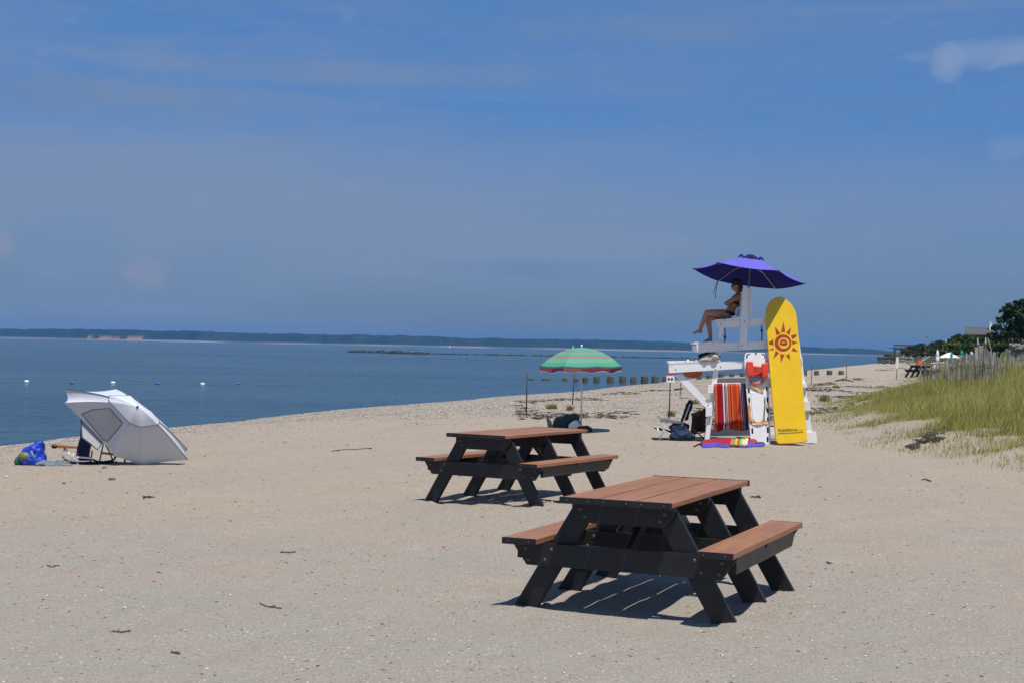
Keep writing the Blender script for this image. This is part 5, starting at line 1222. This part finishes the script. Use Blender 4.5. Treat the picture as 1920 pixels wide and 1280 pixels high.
gx, gy = np.concatenate(X_), np.concatenate(Y_)
dd = dune(gx, gy); hts = rg.uniform(.14, .54, len(gx)) * (.30 + .70 * sm(dd, -.8, 4)) * (.65 + .7 * np.clip(fbm(gx / 1.3, gy / 1.3, 2, 27) + .5, 0, 1)); wd = np.where(gy < 50, .0045, .009) * rg.uniform(.7, 1.5, len(gx))
tag(grass('dune_grass', gx, gy, hts, wd, GC, 6), kind='stuff')
# loose tufts on the open beach, each its own plant
tufts = [(1538, 722, 12, 'green tuft on beach right of yellow board, below pilings'), (1556, 720, 10, 'small green tuft beside stick of driftwood on upper beach'), (1567, 727, 7, 'little yellow green tuft in front of driftwood stick'), (1608, 712, 9, 'low green patch right of driftwood on upper beach'), (1300, 757, 8, 'green tuft just behind diagonal brace of stand'), (1034, 766, 10, 'thin green tuft behind striped umbrella'), (1068, 769, 6, 'small tuft left of striped umbrella pole'), (1258, 780, 6, 'tuft at foot of small white sign post'), (1545, 752, 10, 'tall thin tuft beside right leg of white stand'), (1690, 690, 22, 'pale green beach weed strip left of picket fence'), (1655, 694, 14, 'faint green beach weed left of white marker post')]
for i, (px, py, wpx, lab) in enumerate(tufts):
    c = gnd(px, py); r_ = wpx * c.y / FPX; n = 130; rg2 = np.random.default_rng(300 + i)
    a = rg2.normal(0, .5, (n, 2)) * np.array([r_, r_ * 1.2]); h_ = rg2.uniform(.06, .24, n) * (1.5 if i == 8 else 1)
    o = grass('beach_plant', c.x + a[:, 0], c.y + a[:, 1], h_, np.full(n, .009 * (1 + c.y / 120)), [(.14, .17, .045), (.22, .22, .07), (.30, .25, .12)], 310 + i, None, lean=.9, loc=(c.x, c.y, c.z)); tag(o, lab, 'plant', 'loose tufts on the open beach')

# ------------------------------------------------------------------ picket fence on the dune
PKT = mat('grey_picket', (.36, .32, .275, 1), .9, .25, 3, .4, 30, (4, 4, .5))
POSTM = mat('grey_post', (.20, .185, .17, 1), .9, .25, 4, .5, 20, (3, 3, .5)); WIRE = mat('rusty_wire', (.05, .04, .035, 1), .7, .2, 20, 0)
def fence(label, path, hts_, spacing, posts, seed, wires=(.35, .75)):
    rg3 = random.Random(seed); o = thing('picket_fence', label, 'fence', (path[0][0], path[0][1], gz(*path[0])))
    L = [0]
    for a, b_ in zip(path, path[1:]): L.append(L[-1] + math.hypot(b_[0] - a[0], b_[1] - a[1]))
    def P(l):
        x = float(np.interp(l, L, [q[0] for q in path])); y = float(np.interp(l, L, [q[1] for q in path])); return x, y
    m = MB(); l = 0.0; W_ = {w: [] for w in wires}
    while l < L[-1]:
        x, y = P(l); z = gz(x, y); h_ = float(np.interp(l / L[-1], np.linspace(0, 1, len(hts_)), hts_)) + rg3.uniform(-.16, .06)
        x2, y2 = P(min(l + .1, L[-1])); t = Vector((x2 - x, y2 - y, 0)); t = t.normalized() if t.length > 1e-5 else Vector((1, 0, 0))
        lean_ = rg3.gauss(.06, .17); nn = Vector((-t.y, t.x, 0)); b0 = Vector((x, y, z - .08)); b1 = b0 + Vector((0, 0, h_)) + t * (lean_ * h_) + nn * (rg3.gauss(0, .05) * h_)
        if rg3.random() > .05: m.beam(b0, b1, .026, .014, tuple(t))
        for w in wires: W_[w].append(b0.lerp(b1, w) + nn * .012)
        l += spacing * rg3.uniform(.8, 1.25)
    m.build('picket_panel', PKT, o)
    for w in wires: MB().tube(W_[w], .006, 4, False).build('wire', WIRE, o)
    for px, ybot, tx, ty, r_, dark in posts:
        k_ = min(range(200), key=lambda i: abs(proj((*P(L[-1] * i / 199), gz(*P(L[-1] * i / 199))))[0] - px)); x, y = P(L[-1] * k_ / 199)
        b0 = Vector((x, y - .05, gz(x, y) - .2)); MB().tube([b0, at(tx, ty, y - .05)], [r_, r_ * .92], 9).build('post', WIRE if dark else POSTM, o, smooth=True)
    return o
fence('weathered grey picket fence leaning along dune with tall posts', [(14.6, 53.2), (14.5, 50), (14.15, 47), (14.1, 44.5), (13.9, 43.2), (14.1, 42.6)], [1.0, 1.05, 1.15, 1.2, 1.2, 1.1], .074, [(1829, 720, 1830.5, 651, .048, False), (1838, 742, 1846, 655.5, .030, True), (1851, 747, 1865, 660, .045, False), (1813, 720, 1812, 662, .03, False), (1776, 720, 1775, 676, .035, False), (1802, 720, 1802.5, 666, .03, False)], 3)
fence('distant grey picket fence below lawn at right edge', [(24.5, 76), (27.5, 77.5), (31, 78)], [1.1, 1.1], .085, [(1900, 690, 1900, 668, .04, False)], 4)

# ------------------------------------------------------------------ house and things on the bluff
def hp_(px, py, Y, dy=0.0): return at(px, py, Y + dy)
c = at(1835, 640, 190); o = thing('house', 'grey roofed house behind dark bushes on the bluff with white chimney', 'house', (c.x, c.y, gz(c.x, c.y)))
R_ = mat('grey_shingle', (.085, .083, .085, 1), .9, .2, 1.2, .5, 6, (1, 1, 4)); WL = mat('grey_siding', (.16, .165, .17, 1), .8, .1, 1, .3, 8, (1, 1, 6))
A, B_, C_, D_ = hp_(1811, 614.2, 190, 3), hp_(1862, 615.2, 190, 3), hp_(1866, 629, 190), hp_(1806.5, 628, 190)
m = MB(); m.grid([[A, B_], [D_, C_]]); ev = Vector((c.x / c.y, 1, 0)); D2, C2 = D_ + ev * 9, C_ + ev * 9; m.grid([[A + Vector((0, .02, 0)), B_ + Vector((0, .02, 0))], [D2, C2]]); rf = m.build('roof', R_, o, solid=.15)
zb = gz(c.x, c.y) - .5; m = MB(); w0, w1 = D_ + Vector((.15, .35, -.1)), C_ + Vector((-.15, .35, -.1)); m.prism([w0, w1, Vector((w1.x, w1.y, zb)), Vector((w0.x, w0.y, zb))], ev * 8); m.build('wall', WL, o)
m = MB(); q0 = hp_(1856.5, 620, 190, 2); m.box(q0 + Vector((0, 0, .45)), .30, .4, 1.1); m.box(q0 + Vector((0, 0, 1.02)), .38, .48, .12); m.build('chimney', WF, rf)
# wooden pergola deck above the beach
DKW = mat('dark_timber', (.045, .040, .045, 1), .9, .3, 3, .3, 20)
g = gnd(1690, 679); PY = g.y
o = thing('wooden_deck', 'dark timber deck on tall posts with railing at end of beach', 'deck', tuple(g))
def dk(px, py, dy=0.0): return at(px, py, PY + dy)
for px in (1677.5, 1690.5, 1705):
    for dy in (0, 4): m = MB(); t_ = dk(px, 655, dy); m.beam(Vector((t_.x, t_.y, gz(t_.x, t_.y) - .3)), t_, .32, .32, (1, 0, 0)); m.build('post', DKW, o)
m = MB(); a_, b_ = dk(1675.5, 653.6), dk(1720, 654.6); m.beam(a_, b_, .42, .22, (0, 0, 1)); m.box((a_ + b_) / 2 + Vector((0, 2.2, .16)), (b_ - a_).length, 4.6, .09); m.build('platform', DKW, o)
a_, b_ = dk(1675.5, 646.4), dk(1720, 647.4); MB().beam(a_, b_, .20, .12, (0, 0, 1)).build('top_rail', DKW, o)
m = MB()
for i in range(12): px = 1676 + i * 3.9; m.beam(dk(px, 646.5 + i * .09), dk(px, 653.6 + i * .09), .13, .08, (1, 0, 0))
m.build('railing', DKW, o)
# bulkhead and stones
g = gnd(1660, 680.5); o = thing('timber_bulkhead', 'low dark timber bulkhead at water edge left of deck', 'bulkhead', tuple(g)); m = MB(); rg4 = random.Random(2)
for i in range(15): px = 1645.5 + i * 2.1; b0 = at(px, 679 + rg4.uniform(-1, 1), g.y); t_ = at(px, 667.3 + rg4.uniform(-.4, .6), g.y); m.beam(b0 - Vector((0, 0, .5)), t_, .20, .14, (1, 0, 0))
m.build('planks', mat('grey_brown_timber', (.09, .08, .075, 1), .9, .5, .8, .3, 10), o); MB().beam(at(1645, 668.3, g.y - .15), at(1676.5, 669, g.y - .15), .2, .25, (0, 0, 1)).build('cap_beam', POSTM, o)
for i, (px, py, rx, ry, lab) in enumerate(((1666, 679.5, 5.5, 4.5, 'large dark boulder in front of timber bulkhead'), (1673, 681, 4.5, 3.5, 'boulder at right foot of timber bulkhead'), (1657, 681, 4, 3, 'smaller boulder left in front of bulkhead'), (1731, 667, 4.5, 4, 'dark boulder under bluff beside beach stairs'))):
    c = gnd(px, py + 1); k_ = c.y / FPX; o = MB().ell(c + Vector((0, 0, ry * k_ * .6)), rx * k_, rx * k_, ry * k_, None, 10, 7, .4, 40 + i).build('boulder', mat('dark_rock', (.075, .07, .07, 1), .9, .4, .6, .6, 3), None, loc=tuple(c)); tag(o, lab, 'boulder', 'boulders at the bulkhead')
# white railings and stairs
WR = mat('weathered_white', (.48, .47, .45, 1), .8, .15, 2, .1)
g = gnd(1702, 681.5); o = thing('beach_railing', 'pale weathered railing and posts on beach below dark deck', 'railing', tuple(g)); m = MB()
for px, y0_, y1_ in ((1689, 681, 667), (1693, 681, 666.5), (1699, 681, 668), (1704, 681, 669), (1708, 681, 665), (1711.5, 681, 667)):
    m.beam(at(px, y0_, g.y), at(px + .6, y1_, g.y), .12, .12, (1, 0, 0))
m.build('post', WR, o); m = MB()
for a, b_ in (((1688.5, 669), (1712, 671)), ((1689, 675), (1706, 676.5))): m.beam(at(*a, g.y - .12), at(*b_, g.y - .12), .1, .18, (0, 0, 1))
m.build('rail', WR, o)
g = gnd(1730, 679); o = thing('beach_stairs', 'grey wooden stairs climbing from beach up to the bluff', 'stairs', tuple(g)); m = MB()
for dy in (0, 1.4): m.beam(at(1727, 676.5, g.y + dy), at(1744, 666.5, g.y + dy), .1, .32, (0, 1, 0))
m.build('stringer', WR, o); m = MB()
for i in range(9): q = at(1728 + i * 1.9, 675.4 - i * 1.1, g.y + .7); m.box(q, .30, 1.3, .06)
m.build('tread', POSTM, o); MB().beam(at(1727, 672, g.y - .1), at(1744, 662.5, g.y - .1), .06, .08).build('handrail', WR, o)
# orange chair and white gear
g = gnd(1726, 687); k_ = g.y / FPX; o = thing('plastic_chair', 'bright orange plastic chair on sand beside left end of fence', 'chair', tuple(g)); ORC = mat('orange_plastic', (.55, .13, .05, 1), .55, .1, 5, 0)
m = MB(); m.prism([at(1719.3, 680.5, g.y), at(1732, 680.5, g.y), at(1731.5, 686, g.y), at(1719.8, 686, g.y)], (0, .5, 0)); m.build('seat', ORC, o, bevel=.03)
m = MB(); m.prism([at(1721, 675.3, g.y + .55), at(1725.5, 674.6, g.y + .55), at(1729.6, 675.6, g.y + .55), at(1730.5, 681, g.y + .5), at(1720.5, 681, g.y + .5)], (0, .06, 0)); m.build('backrest', ORC, o, bevel=.02)
for px in (1720.3, 1731):
    m = MB(); m.beam(at(px, 682, g.y + .02), at(px, 687.5, g.y + .02), .06, .06); m.build('leg', ORC, o)
    m = MB(); m.prism([at(px - 1, 679.3, g.y - .02), at(px + 1, 679.3, g.y - .02), at(px + 1, 680.4, g.y - .02), at(px - 1, 680.4, g.y - .02)], (0, .6, 0)); m.build('armrest', ORC, o)
TEAL = mat('teal_canvas', (.012, .26, .29, 1), .8, .12, 4, .3, 20); WCV = mat('white_canvas', (.80, .80, .80, 1), .8, .05, 3, .2, 20)
def closed_umb(label, px, yb, yt, wpx, mt, Y, pole_to=None):
    c = at(px, yb, Y); b0 = Vector((c.x, c.y, min(gz(c.x, c.y), c.z))); o = thing('closed_umbrella', label, 'umbrella', tuple(b0), 'closed beach umbrellas on the bluff'); k_ = Y / FPX; h_ = (yb - yt) * k_; r_ = wpx * k_ / 2
    m = MB(); n = 12; rows_ = []
    for f_, w in ((0.0, .55), (.04, .8), (.2, .95), (.38, .8), (.42, .62), (.5, .8), (.7, .72), (.88, .45), (.97, .15), (1.0, .03)):
        rows_.append([c + Vector((math.cos(2 * math.pi * q / n) * r_ * w * (1 + .18 * (q % 2)), math.sin(2 * math.pi * q / n) * r_ * w * (1 + .18 * (q % 2)), h_ * f_)) for q in range(n)])
    m.grid(rows_, closed=True); m.build('furled_canopy', mt, o, smooth=True); MB().tube([b0 - Vector((0, 0, .2)), c + Vector((0, 0, h_ * 1.03))], .035, 8).build('pole', WR, o)
    return o
closed_umb('closed white umbrella left of open white umbrella, wrapped canvas', 1757.5, 679, 655, 6.6, WCV, 165)
closed_umb('closed teal umbrella just in front of open white umbrella', 1784, 676, 659, 5.2, TEAL, 150)
closed_umb('closed teal umbrella right of open white umbrella', 1803, 671.5, 656, 6.6, TEAL, 150)
closed_umb('closed white umbrella standing high on bluff skyline', 1774.5, 647, 635, 2.4, WCV, 195)
closed_umb('small closed white umbrella right of teal ones, low behind fence', 1821.5, 664.5, 659, 5, WCV, 150)
c = at(1780, 669.5, 185); g = gz(c.x, c.y); o = thing('market_umbrella', 'wide open white umbrella on bluff terrace behind fence', 'umbrella', (c.x, c.y, g)); k_ = 185 / FPX; m = MB()
vs = [c + Vector((math.cos(math.pi / 4 * i + .2) * 19.5 * k_, math.sin(math.pi / 4 * i + .2) * 19.5 * k_, 0)) for i in range(8)]; ap = at(1780, 660, 185)
m = canopy(ap, vs, Vector((0, 0, 1)), .01, .03, .08, 8, 6); m.build('canopy', WCV, o, smooth=True, weld=True); MB().tube([Vector((c.x, c.y, g - .2)), ap], .04, 8).build('pole', WR, o)
g = gnd(1758, 682.5); o = thing('white_table', 'long low white table under closed white umbrella', 'table', tuple(g)); m = MB(); a_, b_ = at(1745, 680.8, g.y - .5), at(1773, 678.6, g.y - .5); m.beam(a_, b_, .08, .8, (0, 0, 1)); m.build('table_top', WCV, o)
for u in (.08, .92): q = a_.lerp(b_, u); MB().beam(q, Vector((q.x, q.y, gz(q.x, q.y) - .1)), .1, .5, (1, 0, 0)).build('leg', WR, o)
g = gnd(1757, 692); o = thing('white_chair', 'white beach chair behind picket fence left part', 'chair', tuple(g)); m = MB(); m.box(at(1757, 690, g.y), .5, .5, .06); m.build('seat', WCV, o); m = MB(); m.prism([at(x, y, g.y + .25) for x, y in ((1751, 684), (1763, 684), (1762, 690), (1752, 690))], (0, .05, 0)); m.build('backrest', WCV, o)
for px in (1752.5, 1761.5): MB().beam(at(px, 690, g.y - .2), at(px, 695, g.y - .2), .05, .05).build('leg', WR, o)
for i, (px, yt, yb, tx, mt, lab) in enumerate(((1833.2, 634.6, 650, 1833.2, WR, 'white topped wooden post on bluff, left of the pair'), (1848, 634, 649, 1848, WR, 'white topped wooden post on bluff, right of the pair'), (1858.5, 633.5, 656, 1852, WR, 'bare pole leaning left beside white topped posts'))):
    b0 = at(px, yb, 118); t_ = at(tx, yt, 118); g = gz(b0.x, b0.y); o = thing('wooden_post', lab, 'post', (b0.x, b0.y, min(g, b0.z)), 'posts on the bluff'); lo = Vector((b0.x, b0.y, min(g, b0.z) - .1))
    MB().tube([lo, b0.lerp(t_, .0), t_], .05 if i < 2 else .03, 8).build('shaft', POSTM if i < 2 else WR, o)
    if i < 2: MB().tube([b0.lerp(t_, .3), t_ + Vector((0, 0, .05))], [.075, .05], 8).build('white_top', WR, o)
c = at(1838, 655, 112); g = gz(c.x, c.y); o = thing('wooden_crate', 'pale yellow wooden box between bluff posts', 'box', (c.x, c.y, g)); m = MB()
for j in range(4): m.box(c + Vector((0, 0, -.22 + j * .15)), .42, .4, .12)
m.build('slats', mat('pale_wood_box', (.36, .30, .15, 1), .8, .2, 4, .2), o)
for sx in (-.18, .18): MB().box(c + Vector((sx, -.22, (g - c.z) / 2 + .15)), .05, .04, .6 + c.z - g).build('batten', POSTM, o)
c = at(1907, 648.5, 116); g = gz(c.x, c.y); m = MB(); rg4 = random.Random(8)
for i in range(42): q = at(1895 + rg4.random() * 40, 647 + rg4.random() * 7 - 1.5 * math.sin(i), 116); q.y += rg4.uniform(-.3, .3); m.ell(q, rg4.uniform(.12, .26), .2, rg4.uniform(.08, .16), None, 8, 6, .5, i)
for i in range(20): q = at(1894 + i * 2.3, 655, 116); m.ell(q + Vector((0, 0, (g - q.z) * .5)), .22, .22, abs(q.z - g) * .6 + .1, None, 8, 6, .3, 90 + i)
o = m.build('stone_wall', mat('pale_stone', (.22, .21, .20, 1), .9, .35, 1.2, .5, 6), None, loc=(c.x, c.y, g)); tag(o, 'pale rough stone wall at right edge below dark trees', 'wall')
c = at(1735.5, 633, 210); g = gz(c.x, c.y); o = thing('flag', 'small faded red flag on thin pole above bluff', 'flag', (c.x, c.y, g)); MB().tube([(c.x, c.y, g - .2), c + Vector((0, 0, .35))], .012, 6).build('pole', WR, o)
MB().grid([[c + Vector((i * .05, .03 * math.sin(i * 1.3), .3 - j * .11 - .01 * i)) for i in range(5)] for j in range(4)]).build('flag_cloth', mat('faded_red', (.20, .09, .13, 1), .8, .1, 5, 0), o, smooth=True, solid=.01)

# ------------------------------------------------------------------ driftwood, twigs, stones
WEED = mat('dry_seaweed', (.062, .050, .036, 1), .95, .4, 20, .5)
DRW = mat('driftwood', (.16, .14, .12, 1), .9, .25, 8, .4, 30)
g = gnd(1585, 716); m = MB(); m.tube([gnd(1566, 714.5) + Vector((0, 0, .04)), gnd(1583, 714) + Vector((0, 0, .12)), gnd(1600, 716) + Vector((0, 0, .05))], [.05, .07, .03], 8); m.tube([gnd(1580, 714) + Vector((0, 0, .1)), gnd(1590, 711) + Vector((0, 0, .22))], [.04, .02], 6)
o = m.build('driftwood', DRW, None, loc=tuple(g), smooth=True); tag(o, 'grey driftwood log with stub branch on upper beach right of stand', 'driftwood')
def twigs(label, segs, r_, mt, cat='seaweed', name='seaweed_clump', n_extra=0, seed=0, spread=10):
    rg5 = random.Random(seed); c = gnd(*segs[0][0]); m = MB()
    for s_ in segs: m.tube([gnd(x, y) + Vector((0, 0, r_ * .8 + rg5.random() * r_)) for x, y in s_], r_, 6)
    for i in range(n_extra):
        s_ = rg5.choice(segs); u = rg5.random(); x = s_[0][0] + (s_[-1][0] - s_[0][0]) * u + rg5.gauss(0, spread * .3); y = s_[0][1] + (s_[-1][1] - s_[0][1]) * u + rg5.gauss(0, spread * .15); a = rg5.uniform(0, 6.28); p0 = gnd(x, y) + Vector((0, 0, r_)); l = r_ * rg5.uniform(3, 8); m.tube([p0, p0 + Vector((math.cos(a) * l * .5, math.sin(a) * l * .5, rg5.uniform(0, r_ * 2))), p0 + Vector((math.cos(a + .5) * l, math.sin(a + .5) * l, 0))], r_ * rg5.uniform(.4, .9), 5)
    o = m.build(name, mt, None, loc=tuple(c)); tag(o, label, cat); return o
twigs('tangle of dark sticks and seaweed at foot of dune grass', [((1724, 826), (1745, 815), (1772, 799)), ((1728, 829), (1760, 821), (1770, 822)), ((1744, 815), (1775, 803), (1788, 804)), ((1722, 828), (1736, 829)), ((1738, 822), (1752, 808)), ((1750, 826), (1762, 824))], .013, WEED, 'driftwood', 'stick_tangle', 220, 1, 16)
twigs('small dark seaweed clump on sand just below stick tangle', [((1708, 839), (1715, 837)), ((1712, 841), (1716, 836))], .016, WEED, n_extra=60, seed=2, spread=8)
tw_list = [('forked dark twig on open sand in foreground, left of near table', [((487, 1131), (500, 1137), (528, 1141)), ((505, 1139), (516, 1135))], .0035), ('straight dark stick on sand upper left of near table', [((525, 1035.5), (554, 1035.5))], .0045), ('small curled dark twig on left foreground sand', [((88, 1060), (98, 1063), (110, 1059))], .0035), ('little dark twig near bottom left of photo', [((212, 1184), (228, 1186), (244, 1183))], .004), ('short dark twig on sand left of far picnic table', [((268, 933), (283, 933))], .010), ('dark twig low in foreground between left edge and near table', [((320, 1223), (338, 1226))], .004), ('long thin strand of seaweed on sand left of far table', [((622, 846), (640, 843), (668, 842), (697, 840))], .006), ('dark twig on right foreground sand below bench end', [((1550, 1054), (1556, 1057))], .005), ('dark bit of weed on right sand below dune', [((1738, 900), (1745, 902))], .010), ('dark seaweed scrap on sand right of near table top', [((1418, 932), (1426, 933))], .010)]
for i, (lab, segs, r_) in enumerate(tw_list): twigs(lab, segs, r_, WEED, 'twig', 'twig', 3, 20 + i, 6)
for i, (px, py, w_, lab, colr) in enumerate(((1025, 1135, 9, 'tan stone beside front left leg of near picnic table', (.34, .2, .13, 1)), (210, 899, 7, 'flat grey stone on sand below silver tent', (.14, .12, .11, 1)), (196, 877, 5, 'small grey stone at edge of tent shadow', (.15, .13, .12, 1)), (12, 894, 5, 'pale stone on sand at left edge', (.5, .42, .33, 1)), (120, 906, 4, 'small dark stone on sand below grey shirt', (.08, .07, .06, 1)))):
    c = gnd(px, py); k_ = c.y / FPX; o = MB().ell(c + Vector((0, 0, w_ * k_ * .2)), w_ * k_, w_ * k_ * .8, w_ * k_ * .5, None, 10, 7, .35, 60 + i).build('stone', mat('stone_%s' % ['tan', 'grey', 'slate', 'pale', 'dark'][i], colr, .9, .25, 12, .3), None, loc=tuple(c), smooth=True); tag(o, lab, 'stone')
# wrack: dry weed lines and shingle, shells and grit all over the sand
def scatter(name, x, y, size, cols, seed, flat=.5, kind='stuff', long_=1.0):
    rg6 = np.random.default_rng(seed); n = len(x); z = H(x, y); base = np.array([[1, 0, 0], [.5, .87, 0], [-.5, .87, 0], [-1, 0, 0], [-.5, -.87, 0], [.5, -.87, 0], [0, 0, 1], [0, 0, -.6]])
    a = rg6.uniform(0, 2 * math.pi, n); jit = rg6.uniform(.65, 1.25, (n, 8, 1)); P = base[None] * jit * size[:, None, None] * np.array([long_, 1, flat]); ca, sa = np.cos(a)[:, None], np.sin(a)[:, None]
    X, Y = P[..., 0] * ca - P[..., 1] * sa, P[..., 0] * sa + P[..., 1] * ca; V = np.stack([X + x[:, None], Y + y[:, None], P[..., 2] + (z + size * flat * .35)[:, None]], -1).reshape(-1, 3)
    f = [(i, (i + 1) % 6, 6) for i in range(6)] + [((i + 1) % 6, i, 7) for i in range(6)]; F = (np.arange(n)[:, None, None] * 8 + np.array(f)[None]).reshape(-1, 3)
    ci = rg6.integers(0, len(cols), n); C = np.array(cols)[ci] * rg6.uniform(.7, 1.25, (n, 1)); o = np_mesh(name, V, F, attr_mat('pebble', .8, spec=.3), col=np.repeat(C, 8, 0)); tag(o, kind=kind); return o
rg = np.random.default_rng(77)
PC = [(.62, .58, .52), (.45, .38, .30), (.30, .24, .19), (.13, .11, .095), (.50, .33, .2), (.68, .65, .6), (.36, .33, .31)]
n = 42000; t = rg.uniform(0, 1, n); y = 6.2 * (30 / 6.2) ** t; x = rg.uniform(-.42, .42, n) * y + 0; cl = fbm(x / .9, y / .9, 3, 51); ok = (rg.uniform(0, 1, n) < np.clip(.5 + cl * 1.8, .04, 1)) & (dune(x, y) < 1) & (shore(x, y) > 1)
x, y = x[ok], y[ok]; scatter('shell_grit', x, y, rg.uniform(.002, .0065, len(x)) * (1 + (rg.uniform(0, 1, len(x)) < .06) * 1.3) * (y / 11) ** .55, PC, 1)
n = 90000; s_ = np.abs(rg.normal(0, 1, n)) * 3.6 + .1; t = rg.uniform(0, 1, n); y = 18 * (130 / 18) ** t; x = smooth_interp(y, _wy, _wx) + s_; ok = (x > -.36 * y - 1) & (rg.uniform(0, 1, n) < np.clip(.55 + fbm(x / 1.5, y / 3, 3, 52) * 1.8, .05, 1))
x, y = x[ok], y[ok]; scatter('shingle', x, y, rg.uniform(.008, .023, len(x)) * (y / 34) ** .4, PC + [(.42, .36, .29)] * 4, 2)
n = 60000; t = rg.uniform(0, 1, n); y = 34 * (120 / 34) ** t; x = rg.uniform(-.1, .30, n) * y + 1; ok = (shore(x, y) > 6) & (dune(x, y) < .5) & (rg.uniform(0, 1, n) < np.clip(.25 + fbm(x / 4, y / 6, 3, 53) * 2.2, .02, 1))
x, y = x[ok], y[ok]; scatter('beach_stones', x, y, rg.uniform(.010, .032, len(x)) * (y / 45) ** .4, PC + [(.42, .37, .29)] * 4, 3)
n = 16000; y = rg.uniform(33, 85, n); x = rg.uniform(-.02, .30, n) * y + 1; ok = (shore(x, y) > 8) & (dune(x, y) < 1) & (fbm(x / 2.2, y / 5.0, 4, 54) > .10); x, y = x[ok], y[ok]
scatter('wrack', x, y, rg.uniform(.02, .06, len(x)), [(.03, .024, .016), (.055, .045, .03), (.08, .065, .045)], 4, .35, long_=2.6)
n = 900; t = rg.uniform(0, 1, n); y = 6.3 * (30 / 6.3) ** t; x = rg.uniform(-.38, .38, n) * y; ok = (dune(x, y) < 1.5) & (shore(x, y) > 3); x, y = x[ok], y[ok]
scatter('weed_scraps', x, y, rg.uniform(.003, .009, len(x)) * (y / 10) ** .5, [(.05, .04, .03), (.06, .045, .035), (.10, .055, .03)], 5, .3, long_=2.2)
